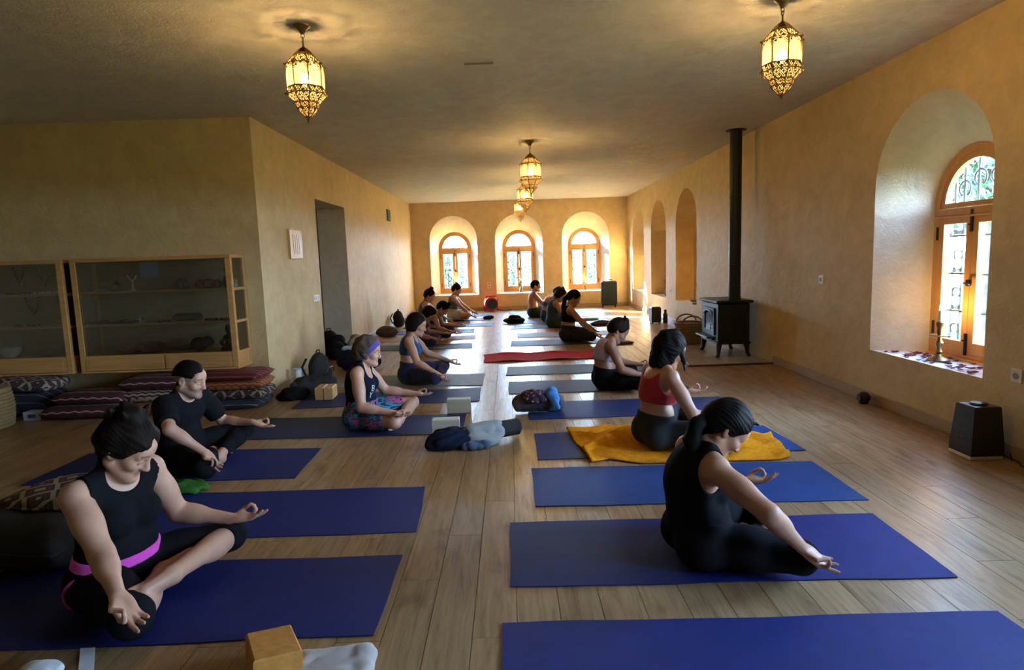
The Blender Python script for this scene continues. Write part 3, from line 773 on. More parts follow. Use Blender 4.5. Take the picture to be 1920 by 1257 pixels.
DEF = dict(pel=(0, 0, 0.115), neck=(0.05, 0, 0.530), bow=0.03, sw=0.160, hf=0.030, hu=0.130, hp=16, hy=0, ht=0, bulk=1.0, arm=1.0, bust=1.0, man=False,
           kl=(0.33, 0.335, 0.115), kr=(0.33, -0.325, 0.105), al=(0.315, -0.045, 0.070), ar=(0.235, 0.030, 0.085), fl=(-0.35, -0.9, -0.1), ful=(0.55, -0.2, 0.8), fr=(0.25, 0.95, 0.0), fur=(0.3, -0.2, 0.9),
           wl=None, wr=None, el=(-0.2, 0.5, -0.7), er=(-0.2, -0.5, -0.7), hl=None, hr=None, pl='mudra', pr='mudra', nl=(0.15, 0.1, 1.0), nr=(0.15, -0.1, 1.0), leg=1.0, handsz=1.0, headsz=1.0, armlen=1.0)
def build_person(label, loc, rz, s, h, skin, garments, hair, group=None, extra=None, beard=0.0, seed=1, **pose):
    p = dict(DEF); p.update(pose)
    for k, v in list(p.items()):
        if isinstance(v, tuple): p[k] = np.array(v, float)
    bk = p['bulk']; P, N = p['pel'], p['neck']
    up = nrm(N-P); lat = V3(0, 1, 0); fw = nrm(np.cross(lat, up)); back = -fw
    at = lambda t, f=0.0, y=0.0: P+(N-P)*t+fw*f+lat*y
    Wst = at(0.30, -p['bow']*0.75); C = at(0.64, -p['bow']); cu = nrm(N-Wst); Rc = frame(np.cross(lat, cu), cu); Rp = np.eye(3); cf = Rc[:, 0]
    SL = N+lat*p['sw']-cu*0.040-cf*0.010; SR = N-lat*p['sw']-cu*0.040-cf*0.010
    sh = p.get('shl'); 
    torso = [ell(P+V3(0, 0, 0.012), (0.112*bk, 0.160*bk, 0.100), None, 0.03)]
    for sg in (-1, 1): torso.append(ell(P+V3(-0.034, sg*0.080*bk, -0.006), (0.096*bk, 0.094*bk, 0.106), None, 0.03))
    torso += [ell(at(0.26, 0.012-p['bow']*0.5), (0.100*bk, 0.138*bk, 0.115), Rc, 0.04), ell(Wst, (0.090*bk, 0.126*bk, 0.100), Rc, 0.04),
              ell(C-cf*0.004, (0.098*bk, 0.136*bk, 0.150), Rc, 0.04), ell(at(0.80, -p['bow']*0.8), (0.086, 0.142, 0.090), Rc, 0.03),
              cone(N+lat*0.085-cu*0.058-cf*0.014, N-lat*0.085-cu*0.058-cf*0.014, 0.060, 0.060, 0.03)]
    for S in (SL, SR):
        torso.append(ell(S, np.array([0.050, 0.047, 0.056])*p['arm'], Rc, 0.03))
        torso.append(cone(N+cu*0.038, S+cu*0.012, 0.034, 0.032, 0.03))
    if p['bust'] > 0:
        for sg in (-1, 1): torso.append(ell(C+cf*(0.052+0.030*p['bust'])+lat*sg*0.068-cu*0.002, np.array([0.050, 0.060, 0.060])*(0.75+0.25*p['bust']), Rc, 0.03))
    else:
        for sg in (-1, 1): torso.append(ell(C+cf*0.072+lat*sg*0.066+cu*0.03, (0.030, 0.064, 0.052), Rc, 0.03))
    HC = N+cf*p['hf']+cu*p['hu']; Rh = rot_z(R(p['hy']))@rot_y(R(p['hp']))@rot_x(R(p['ht']))
    head = head_prims(HC, Rh, p['headsz'], p['man'])
    nr = 0.055 if p['man'] else 0.049
    neck = [cone(N-cu*0.02-cf*0.008, HC+Rh@V3(-0.022, 0, -0.055), nr+0.006, nr, 0.022)]
    legs = {}
    for sd, K, A, f, fu in (('l', p['kl'], p['al'], p['fl'], p['ful']), ('r', p['kr'], p['ar'], p['fr'], p['fur'])):
        sg = 1 if sd == 'l' else -1; hip = P+V3(0.030, sg*0.088*bk, -0.005); lg = p['leg']
        th = [cone(hip, K, 0.088*lg, 0.057*lg, 0.03), ell(hip*0.62+K*0.38, (0.098*lg, 0.085*lg, 0.082*lg), frame(K-hip, (0, 0, 1)), 0.03), ell(K, (0.058*lg, 0.058*lg, 0.056*lg), None, 0.02)]
        kv = A-K; sn = [cone(K, A, 0.052*lg, 0.031*lg, 0.02), ell(K+kv*0.32-V3(0, 0, 0.006), (0.105*lg, 0.050*lg, 0.053*lg), frame(kv, (0, 0, 1)), 0.025)]
        legs[sd] = (th, sn, foot_prims(A+kv/np.linalg.norm(kv)*0.012, f, fu, sd == 'l'), hip, K, A)
    arms = {}; tipsall = []
    for sd, S, W, hint, hd, n, ps in (('l', SL, p['wl'], p['el'], p['hl'], p['nl'], p['pl']), ('r', SR, p['wr'], p['er'], p['hr'], p['nr'], p['pr'])):
        sg = 1 if sd == 'l' else -1; K = p['kl'] if sd == 'l' else p['kr']
        if W is None: W = K+V3(0.0, sg*0.005, 0.105)
        E, W = solve_elbow(S, W, 0.275*p['armlen'], 0.245*p['armlen'], hint); am = p['arm']; av = W-E
        ua = [cone(S, E, 0.047*am, 0.037*am, 0.02), ell(S*0.55+E*0.45, (0.085, 0.044*am, 0.046*am), frame(E-S, (0.3, 0, 1)), 0.02)]
        fa = [cone(E, W, 0.036*am, 0.0235*(0.5+0.5*am), 0.02), ell(E*0.72+W*0.28, (0.075, 0.037*am, 0.038*am), frame(av, (0.3, 0, 1)), 0.02)]
        d = av if hd is None else hd
        hn, tips = hand_prims(W+nrm(av)*0.010, d, n, lat*sg, p['handsz'], ps); arms[sd] = (ua, fa, hn, S, E, W); tipsall += tips
    # bounds
    allp = torso+head+neck+[q for v in legs.values() for g_ in v[:3] for q in g_]+[q for v in arms.values() for g_ in v[:3] for q in g_]
    lo = np.min([(np.minimum(q[1]-q[3], q[2]-q[4]) if q[0] == 'c' else q[1]-np.max(q[2])) for q in allp], 0)-0.035
    hi = np.max([(np.maximum(q[1]+q[3], q[2]+q[4]) if q[0] == 'c' else q[1]+np.max(q[2])) for q in allp], 0)+0.035
    lo[2] = -0.012
    G = Grid(lo, hi, h); X, Y, Z = G.xyz()
    ground = lambda F: np.maximum(F, np.float32(0.003)-Z)
    def leg_field(G, parts):
        F = None
        for sd in ('l', 'r'):
            pr = [q for i in parts for q in legs[sd][i]]
            f = G.field(pr); F = f if F is None else smin(F, f, 0.010)
        return F
    def arm_field(G, sd, parts): return G.field([q for i in parts for q in arms[sd][i]])
    B = G.field(torso+neck+head)
    B = smin(B, leg_field(G, (0, 1, 2)), 0.028)
    for sd in ('l', 'r'): B = smin(B, arm_field(G, sd, (0, 1, 2)), 0.010)
    B = ground(B)
    hl = lambda V: (V-HC)@Rh/p['headsz']
    def paint(V):
        c = np.ones((len(V), 3)); q = hl(V); near = np.abs(q).max(1) < 0.16
        lip = near & (q[:, 0] > 0.068) & (np.abs(q[:, 1]) < 0.022) & (q[:, 2] < -0.055) & (q[:, 2] > -0.079)
        c[lip] = (0.86, 0.66, 0.66)
        bz = 0.0235+0.006*np.cos(np.abs(q[:, 1])*45-1.2)
        brow = near & (q[:, 0] > 0.05) & (np.abs(q[:, 1]) > 0.012) & (np.abs(q[:, 1]) < 0.052) & (np.abs(q[:, 2]-bz) < 0.0048)
        c[brow] = (0.34, 0.28, 0.26)
        lash = near & (q[:, 0] > 0.06) & (np.abs(np.abs(q[:, 1])-0.0315) < 0.0165) & (np.abs(q[:, 2]+0.0085) < 0.0026)
        c[lash] = (0.35, 0.28, 0.25)
        if beard > 0:
            bd = near & (q[:, 2] < -0.040) & (q[:, 0] > 0.0) & ~lip & (q[:, 2] > -0.125) & (q[:, 0]+q[:, 2]*0.5 > -0.03); c[bd] = 1-beard*np.array([0.62, 0.58, 0.50])
            sc = near & (q[:, 2] > 0.0) & (q[:, 0] < 0.035+0.5*q[:, 2]); c[sc] = np.minimum(c[sc], 1-beard*np.array([0.55, 0.5, 0.45]))
        for t in tipsall:
            dd = np.linalg.norm(V-t, axis=1); c[dd < 0.008] = (1.0, 0.80, 0.78)
        return c
    body = sdf_obj('person', G, B, SK[skin], None, 1, paint)
    body.location = (loc[0], loc[1], loc[2] if len(loc) > 2 else 0.006); body.rotation_euler = (0, 0, rz); body.scale = (s, s, s)
    tag(body, label, 'person', group)
    # clothes
    hg = h*1.2; G2 = Grid(lo, hi, hg); X, Y, Z = G2.xyz(); f32 = np.float32
    def plane(F, p0, n): n = nrm(np.array(n, float)); return smax(F, ((X-p0[0])*n[0]+(Y-p0[1])*n[1]+(Z-p0[2])*n[2]).astype(f32), 0.005)
    def sphere_cut(F, c, r, sc=(1, 1, 1)): return smax(F, (r-np.sqrt(((X-c[0])/sc[0])**2+((Y-c[1])/sc[1])**2+((Z-c[2])/sc[2])**2)).astype(f32), 0.006)
    out = {}
    for g in garments:
        k = g['kind']; off = g.get('off', 0.0085); wr = g.get('wrinkle', 0.0015)
        if k in ('tank', 'bra', 'tee'):
            F = G2.field(torso+(neck if k != 'bra' else []))
            if k == 'tee':
                for sd in ('l', 'r'):
                    ua, fa, hn, S, E, W = arms[sd]; a = G2.field(ua)-0.010; a = plane(a, S+(E-S)*g.get('sleeve', 0.62), E-S); F = smin(F, a, 0.025)
            F = F-off+wr*wob(X, Y, Z, g.get('wf', 55), seed).astype(f32)
            F = plane(F, at(g['lo']), -up)
            nc = N+cf*g.get('nf', 0.035)+cu*g.get('nu', 0.020); F = sphere_cut(F, nc, g.get('nr', 0.088))
            if k == 'bra' or 'hi' in g: F = plane(F, at(g.get('hi', 1.05)), up)
            if k != 'tee':
                for S, sg in ((SL, 1), (SR, -1)): F = sphere_cut(F, S+lat*sg*g.get('ao', 0.020)-cu*g.get('ad', 0.0), g.get('ar', 0.082), (0.95, 0.95, 1.25))
            F = ground(F) if False else np.maximum(F, f32(0.003)-Z)
        elif k in ('leggings', 'shorts', 'trousers'):
            parts = (0, 1) if k != 'shorts' else (0,)
            fl_ = []
            for sd in ('l', 'r'):
                th, sn, ft, hip, K, A = legs[sd]; f = G2.field(th)
                cut = g.get('cut', 0.9); cut = cut[0 if sd == 'l' else 1] if hasattr(cut, '__len__') else cut
                if k == 'shorts': f = plane(f-0.006, hip+(K-hip)*cut, K-hip)
                else:
                    q = plane(G2.field(sn), K+(A-K)*cut, A-K); f = smin(f, q, 0.02)
                fl_.append(f)
            F = smin(smin(plane(G2.field(torso), at(g['hi']), up), fl_[0], 0.022), fl_[1], 0.018)
            F = F-off+wr*wob(X, Y, Z, g.get('wf', 50), seed+3).astype(f32)
            F = np.maximum(F, f32(0.003)-Z)
        elif k == 'band':
            F = G2.field(torso)-off; F = plane(plane(F, at(g['hi']), up), at(g['lo']), -up)
        o = sdf_obj(g['name'], G2, F, CL[g['mat']], body, 3)
        if o is not None:
            out[g['name']] = o
            if 'label' in g: o['label'] = g['label']
    # hair
    if hair:
        hs = p['headsz']; hk = hair['kind']; g = lambda x, y, z: HC+Rh@(np.array([x, y, z])*hs)
        th = hair.get('th', 0.012)
        pr = [ell(g(-0.016, 0, 0.038), np.array([0.098+th*0.7, 0.077+th, 0.087+th])*hs, Rh, 0.02), ell(g(-0.050, 0, 0.0), np.array([0.062+th, 0.066+th*0.8, 0.075])*hs, Rh, 0.03)]
        ex = []
        if hk in ('bun', 'topbun'):
            bc = hair.get('bun', (-0.075, 0, 0.115)); r = hair.get('br', 0.045)
            ex = [ell(g(*bc), np.array([r, r*1.05, r*0.9])*hs, Rh, 0.012), cone(g(bc[0]+r*0.5, 0.02, bc[2]+r*0.5), g(bc[0]-r*0.8, -0.02, bc[2]+r*0.8), 0.018*hs, 0.012*hs, 0.008), cone(g(bc[0], -r*0.8, bc[2]), g(bc[0]-0.02, -r*1.3, bc[2]+r*0.7), 0.013*hs, 0.005*hs, 0.006),
                  cone(g(bc[0], r*0.6, bc[2]+r*0.3), g(bc[0]+0.015, r*1.2, bc[2]+r), 0.012*hs, 0.004*hs, 0.006)]
        if hk == 'pony':
            pts = [HC+np.array(q, float) for q in hair['tail']]; rs = hair['tr']
            ex = [cone(pts[i], pts[i+1], rs[i], rs[i+1], 0.012) for i in range(len(pts)-1)]
        if hk == 'bob':
            L = hair.get('len', 0.10)
            for sg in (-1, 1):
                pr += [ell(g(-0.015, sg*0.062, -0.015-L*0.35), np.array([0.062, 0.030, 0.055+L*0.55])*hs, Rh, 0.03)]
            pr += [ell(g(-0.070, 0, -0.02-L*0.35), np.array([0.040, 0.070, 0.050+L*0.5])*hs, Rh, 0.03)]
        if 'more' in hair: ex += [cone(HC+np.array(a, float), HC+np.array(b, float), ra, rb, 0.01) for a, b, ra, rb in hair['more']]
        bl = [(np.minimum(q[1]-q[3], q[2]-q[4]) if q[0] == 'c' else q[1]-np.max(q[2])) for q in pr+ex]; bh = [(np.maximum(q[1]+q[3], q[2]+q[4]) if q[0] == 'c' else q[1]+np.max(q[2])) for q in pr+ex]
        G3 = Grid(np.min(bl, 0)-0.02, np.max(bh, 0)+0.02, h*0.95); X, Y, Z = G3.xyz()
        F = G3.field(pr)
        dx, dy, dz = X-HC[0], Y-HC[1], Z-HC[2]
        lx = (dx*Rh[0, 0]+dy*Rh[1, 0]+dz*Rh[2, 0])/hs; ly = (dx*Rh[0, 1]+dy*Rh[1, 1]+dz*Rh[2, 1])/hs; lz = (dx*Rh[0, 2]+dy*Rh[1, 2]+dz*Rh[2, 2])/hs
        a0, a1 = hair.get('line', (0.030, 0.75)); F = smax(F, ((lx-(a0+np.where(lz > 0, a1, hair.get('a2', 0.75 if hk != 'bob' else 0.22))*lz))*0.8).astype(f32), hair.get('ek', 0.022))
        zb = hair.get('zb', -0.012 if hk != 'bob' else -0.03-hair.get('len', 0.1)); F = smax(F, (((zb-lz)-np.maximum(0, -0.020-lx)*hair.get('zs', 1.7 if hk != 'bob' else 0.3))*0.6).astype(f32), 0.014)
        F = G3.field(ex, F)
        dx, dy, dz = lx-0.0, ly, lz
        ang = np.arctan2(ly, lz-0.02+0*lx); F = F + (hair.get('amp', 0.0016)*np.sin(ang*hair.get('fq', 34)+lx*40+3*np.sin(ang*5+lx*30))).astype(f32)+(hair.get('mess', 0.003)*wob(X, Y, Z, 70, seed)).astype(f32)
        sdf_obj('hair', G3, F, HR[hair['mat']], body, 1)
        if 'tie' in hair:
            c, rr, ax = hair['tie']; c = HC+np.array(c, float); fr = frame(ax, (0.1, 0.2, 1))
            MB().tube([tuple(c+fr[:, 1]*rr*math.cos(2*PI*k/14)+fr[:, 2]*rr*math.sin(2*PI*k/14)) for k in range(14)], 0.006, 6, True).build('hair_tie', CL['black'], body, True)
        if 'headband' in hair:
            G4 = Grid(HC-0.14, HC+0.14, h); X, Y, Z = G4.xyz(); F = G4.field([pr[0]])-0.005
            dx, dy, dz = X-HC[0], Y-HC[1], Z-HC[2]; lx = (dx*Rh[0, 0]+dy*Rh[1, 0]+dz*Rh[2, 0])/hs; lz = (dx*Rh[0, 2]+dy*Rh[1, 2]+dz*Rh[2, 2])/hs
            u = lx*0.80-lz*0.60+0.0; F = np.maximum(F, (np.abs(u-0.006)-0.024).astype(f32)); F = np.maximum(F, (-0.075-lz).astype(f32))
            o = sdf_obj('headband', G4, F, CL['purple'], body, 1); o['label'] = 'purple fabric headband'
    return body, out, dict(at=at, N=N, C=C, cf=cf, cu=cu, HC=HC, Rh=Rh)
# ------------------------------------------------------------------ the class: each person where they sit
LEFT, RIGHT = 'people seated along the left row', 'people seated along the right row'
def lg(mat='black', hi=0.19, cut=0.88, **k): return dict(name='leggings', kind='leggings', mat=mat, hi=hi, cut=cut, **k)
def bra(mat, lo=0.50, **k): return dict(dict(name='sports_bra', kind='bra', mat=mat, lo=lo, nr=0.105, ar=0.085, ao=0.016, nu=0.03), **k)
_p1, _o1, _i1 = build_person('woman in black sleeveless top with pink waistband, nearest on the left', (-1.65, 2.48), R(-18), 1.0, 0.0042, 'fair',
    [dict(name='tank_top', kind='tank', mat='black', lo=0.265, nr=0.078, ar=0.078, ao=0.028), lg('black', 0.22, (0.12, 0.15)),
     dict(name='waistband', kind='band', mat='pink', off=0.013, lo=0.175, hi=0.275, label='bright pink waistband')],
    dict(kind='bun', mat='brown', bun=(-0.050, 0.0, 0.120), br=0.054, mess=0.009, th=0.017, more=[((-0.03, -0.03, 0.14), (0.0, -0.06, 0.17), 0.022, 0.010), ((-0.07, 0.03, 0.13), (-0.02, 0.05, 0.175), 0.024, 0.010), ((-0.02, 0.0, 0.15), (0.03, 0.02, 0.155), 0.022, 0.008)]), LEFT, bulk=1.10, arm=1.16, bust=1.2, leg=1.06, sw=0.168, hp=36, hy=20,
    kl=(0.19, 0.41, 0.115), kr=(0.335, -0.245, 0.105), al=(0.320, -0.040, 0.170), ar=(0.150, 0.075, 0.105), fl=(-0.02, -1.0, 0.06), ful=(0.70, 0.0, 0.7), fr=(0.12, 0.9, 0.42), fur=(-0.75, 0.2, 0.55), neck=(0.045, 0, 0.54), hf=0.045, hu=0.12,
    wl=(0.255, 0.345, 0.23), wr=(0.39, -0.33, 0.25), armlen=0.93, er=(-0.3, 0.5, -0.8), el=(-0.2, 0.3, -0.8), hr=(0.62, -0.16, -0.5), hl=(0.9, 0.4, 0.0))
from mathutils.bvhtree import BVHTree
_lg = _o1['leggings'].data; _bv = BVHTree.FromPolygons([tuple(v.co) for v in _lg.vertices], [tuple(f.vertices) for f in _lg.polygons]); _pts = []
for _k in range(10):
    _u = _k/9; _h, _n, _, _ = _bv.ray_cast(Vector((-0.01-0.055*math.sin(_u*PI*0.8), -0.5, 0.175-0.125*_u)), Vector((0, 1, 0)))
    if _h: _pts.append(_h+Vector((0, -0.001, 0)))
if len(_pts) > 3: MB().tube(_pts, [0.003]+[0.0065]*(len(_pts)-2)+[0.003], 6).build('side_stripe', CL['pink'], _p1, True)['label'] = 'pink curved side stripe'
build_person('man in black t-shirt and trousers facing right on a blue mat', (-2.29, 4.22), R(-12), 1.0, 0.0045, 'fair',
    [dict(name='t_shirt', kind='tee', mat='black', lo=0.02, off=0.012, wrinkle=0.004, nr=0.082, nf=0.02, nu=0.045, sleeve=0.72), lg('black', 0.3, 0.80, off=0.012, wrinkle=0.004)],
    dict(kind='short', mat='black', th=0.006, line=(0.040, 0.75), zb=0.030, zs=0.3, ek=0.012), LEFT, man=True, bust=0, sw=0.174, arm=1.05, hp=16, hy=6, beard=0.7,
    neck=(0.06, 0, 0.495), hu=0.125, kl=(0.22, 0.37, 0.17), kr=(0.40, -0.29, 0.105), al=(0.28, 0.0, 0.08), ar=(0.20, 0.05, 0.10),
    wl=(0.34, 0.30, 0.24), wr=(0.39, -0.27, 0.20), er=(0.2, -0.8, 0.1), hr=(0.55, -0.12, -0.65), hl=(0.9, 0.2, -0.35))
_b, _o, _i = build_person('woman with grey hair, purple headband and bright patterned shorts', (-1.26, 5.13), 0.0, 0.98, 0.005, 'fair',
    [dict(name='tank_top', kind='tank', mat='navy', lo=0.02, nr=0.098, ar=0.084, ao=0.020, nf=0.055, nu=0.0, off=0.010, wrinkle=0.003), dict(name='shorts', kind='shorts', mat='print', hi=0.3, cut=0.72, off=0.012)],
    dict(kind='bob', mat='grey', len=0.03, th=0.020, headband=1, line=(0.026, 0.75), mess=0.007), LEFT, bulk=1.08, arm=1.1, bust=1.2, hp=10, neck=(0.03, 0, 0.515),
    kr=(0.32, -0.27, 0.10), kl=(0.38, 0.27, 0.135), al=(0.33, -0.05, 0.07), wr=(0.30, -0.29, 0.18), wl=(0.40, 0.24, 0.22), er=(-0.6, -0.3, -0.7), el=(-0.6, 0.3, -0.7))
TANK3, INFO3 = _o['tank_top'], _i
build_person('woman with dark bob in blue sports bra on a grey mat', (-1.14, 6.97), 0.0, 1.0, 0.006, 'fair',
    [bra('blue', 0.50), lg('indigo', 0.30, 0.9)], dict(kind='bob', mat='brown', len=0.045, th=0.016), LEFT, hp=18, neck=(0.04, 0, 0.525), kr=(0.31, -0.35, 0.105), kl=(0.33, 0.36, 0.12),
    wr=(0.33, -0.36, 0.16), wl=(0.38, 0.33, 0.19), hr=(0.7, -0.1, -0.5), hl=(0.8, 0.0, -0.45))
build_person('person in plum top bending far forward behind the dark-bobbed woman', (-1.55, 9.9), 0.0, 1.0, 0.0075, 'tan',
    [dict(name='t_shirt', kind='tee', mat='plum', lo=0.05, off=0.012, wrinkle=0.003, nr=0.08, sleeve=0.55), lg('indigo')],
    dict(kind='bob', mat='brown', len=0.03, th=0.014), LEFT, hp=46, neck=(0.15, 0, 0.455), bow=0.07, hf=0.06, hu=0.11, wr=(0.42, -0.34, 0.15), wl=(0.44, 0.32, 0.17))
build_person('dark-haired person with a small bun, hunched between two bowed sitters', (-1.42, 10.95), 0.0, 1.0, 0.0075, 'tan',
    [bra('black', 0.45), lg('charcoal')], dict(kind='bun', mat='black', bun=(0.02, 0, 0.135), br=0.032), LEFT, hp=48, neck=(0.13, 0, 0.45), bow=0.06, hf=0.06, hu=0.11, wr=(0.42, -0.34, 0.14), wl=(0.44, 0.32, 0.17))
build_person('person with a messy top bun near the back left corner', (-1.72, 12.35), 0.0, 1.02, 0.0075, 'fair',
    [dict(name='tank_top', kind='tank', mat='mauve', lo=0.1), lg('slate')], dict(kind='bun', mat='brown', bun=(-0.02, 0, 0.14), br=0.04), LEFT, hp=26, neck=(0.08, 0, 0.535), wr=(0.40, -0.34, 0.16), wl=(0.42, 0.32, 0.17))
build_person('woman in pale shorts and dark top seated below the leftmost window', (-1.28, 14.1), 0.0, 1.02, 0.0075, 'fair',
    [dict(name='tank_top', kind='tank', mat='mauve', lo=0.24, ar=0.086, nr=0.10), dict(name='shorts', kind='shorts', mat='stone', hi=0.30, cut=0.45, off=0.014)], dict(kind='bun', mat='brown', bun=(-0.05, 0, 0.12), br=0.03), LEFT,
    hp=24, neck=(0.04, 0, 0.545), wr=(0.38, -0.28, 0.15), wl=(0.40, 0.28, 0.16), kr=(0.34, -0.3, 0.14), kl=(0.34, 0.3, 0.14))
# right row
build_person('woman in black tank top with low ponytail, nearest on the right', (0.81, 2.66), R(6), 0.98, 0.0042, 'tan',
    [dict(name='tank_top', kind='tank', mat='black', lo=0.10, nr=0.078, ar=0.090, ao=0.020, nf=0.025, off=0.009, wrinkle=0.003), lg('black', 0.28, 0.9)],
    dict(kind='pony', mat='black', th=0.014, tail=[(-0.085, 0.0, 0.055), (-0.135, -0.015, 0.035), (-0.165, -0.03, -0.03), (-0.165, -0.035, -0.11), (-0.15, -0.03, -0.17)], tr=[0.024, 0.032, 0.036, 0.028, 0.008], tie=((-0.105, -0.004, 0.048), 0.024, (-0.9, -0.2, -0.4)),
         more=[((0.07, -0.03, 0.05), (0.135, -0.04, 0.02), 0.022, 0.006), ((0.08, 0.0, 0.06), (0.14, 0.01, 0.03), 0.02, 0.005)]), RIGHT,
    bulk=1.14, arm=1.12, leg=1.08, hp=46, hy=-8, neck=(0.015, 0, 0.505), bow=0.05, hf=0.075, hu=0.105, kr=(0.32, -0.26, 0.105), kl=(0.34, 0.27, 0.155), al=(0.30, -0.02, 0.10), ar=(0.23, 0.04, 0.09),
    wr=(0.28, -0.33, 0.185), wl=(0.30, 0.22, 0.26), er=(-0.34, -0.87, 0.38), hr=(0.72, -0.22, -0.6), nr=(0.4, -0.5, 0.6))
build_person('woman in red racerback sports bra seated on the orange towel', (0.99, 4.30, 0.016), R(14), 1.02, 0.0048, 'tan',
    [bra('red', 0.46, ar=0.10, ao=0.022, nr=0.105, nf=-0.045, nu=0.0), lg('charcoal', 0.27, 0.9)], dict(kind='bob', mat='black', len=0.11, th=0.020, mess=0.006, line=(0.045, 0.7), more=[((0.05, -0.06, 0.02), (0.075, -0.07, -0.13), 0.026, 0.006), ((0.06, 0.05, 0.02), (0.08, 0.06, -0.13), 0.026, 0.006)]), RIGHT,
    hp=26, hy=-6, neck=(0.05, 0, 0.535), kl=(0.32, 0.30, 0.20), kr=(0.34, -0.33, 0.105), wr=(0.35, -0.30, 0.22), wl=(0.38, 0.26, 0.29), bulk=1.0)
build_person('woman in pale pink sports bra bowing her head', (0.94, 6.32), 0.0, 0.98, 0.006, 'brown',
    [bra('lilac', 0.48), lg('black', 0.27, 0.9)], dict(kind='bun', mat='brown', bun=(-0.01, 0.0, 0.12), br=0.045, th=0.015), RIGHT, hp=40, neck=(0.06, 0, 0.50), hf=0.05, hu=0.115, bow=0.045, wr=(0.36, -0.30, 0.17), wl=(0.38, 0.26, 0.20))
build_person('woman in black bra with a long ponytail down her back', (0.90, 9.98), 0.0, 1.02, 0.007, 'tan',
    [bra('black', 0.44), lg('charcoal', 0.31, 0.9)], dict(kind='pony', mat='black', tail=[(-0.10, 0.0, 0.05), (-0.14, 0.0, 0.0), (-0.165, 0.0, -0.12), (-0.16, 0.0, -0.25), (-0.145, 0, -0.34)], tr=[0.022, 0.030, 0.034, 0.028, 0.008]), RIGHT,
    hp=30, neck=(0.05, 0, 0.545), wr=(0.38, -0.33, 0.15), wl=(0.40, 0.30, 0.17), pr='mudra')
build_person('person in teal tank top half hidden behind the long-ponytailed woman', (0.80, 12.1), 0.0, 1.0, 0.0075, 'tan',
    [dict(name='tank_top', kind='tank', mat='teal', lo=0.05, ar=0.088), lg('teal', 0.27, 0.9)], dict(kind='bob', mat='brown', len=0.05), RIGHT, hp=38, neck=(0.09, 0, 0.50), bow=0.05, wr=(0.40, -0.33, 0.15), wl=(0.40, 0.30, 0.17))
build_person('person in bright blue bandeau top leaning forward in the right row', (0.76, 13.2), 0.0, 1.04, 0.0075, 'tan',
    [bra('cyan', 0.44, hi=0.66), lg('slate', 0.22, 0.9)], dict(kind='bun', mat='brown', bun=(-0.01, 0, 0.13), br=0.035), RIGHT, hp=52, neck=(0.13, 0, 0.49), bow=0.06, hf=0.06, hu=0.11, wr=(0.42, -0.33, 0.15), wl=(0.42, 0.30, 0.17))
build_person('shirtless man in dark shorts seated farthest back on the right', (0.52, 14.3), 0.0, 1.04, 0.0075, 'tan',
    [dict(name='shorts', kind='shorts', mat='slate', hi=0.16, cut=0.8, off=0.016)], dict(kind='short', mat='black', th=0.008, line=(0.036, 0.75), zb=0.0, zs=1.4), RIGHT, man=True, bust=0, sw=0.175, hp=6, neck=(0.02, 0, 0.545), wr=(0.38, -0.30, 0.16), wl=(0.40, 0.28, 0.18))
# ------------------------------------------------------------------ yoga mats
def mat_material(name, col, rough=0.62):
    m, nt, b = mat_new(name)
    v = mapping(nt, 'Object'); n = noise(nt, 7, 5, 0.65, v); f = noise(nt, 260, 2, 0.5, v)
    c = ramp(nt, n, [(0.3, tuple(x*0.82 for x in col)), (0.7, tuple(min(1, x*1.12) for x in col))])
    nt.links.new(c, b.inputs['Base Color']); b.inputs['Roughness'].default_value = rough; b.inputs['Specular IOR Level'].default_value = 0.25
    bump(nt, b, f, 0.25, 0.002); return m
def _mk(k, c):
    m = mat_material('mat_'+k, c)
    if k == 'red': b = m.node_tree.nodes['Principled BSDF']; b.inputs['Roughness'].default_value = 0.95; b.inputs['Specular IOR Level'].default_value = 0.05
    return m
MT = {k: _mk(k, c) for k, c in dict(blue=(0.009, 0.018, 0.125), royal_sheen=(0.008, 0.045, 0.17), ink=(0.016, 0.030, 0.105), slate=(0.030, 0.055, 0.085), grey=(0.20, 0.22, 0.22), mauve=(0.16, 0.13, 0.13), pink=(0.45, 0.24, 0.18), olive=(0.045, 0.042, 0.034), red=(0.60, 0.035, 0.032), teal=(0.02, 0.06, 0.11)).items()}  # the brighter, more cyan blue has window sheen put into its colour
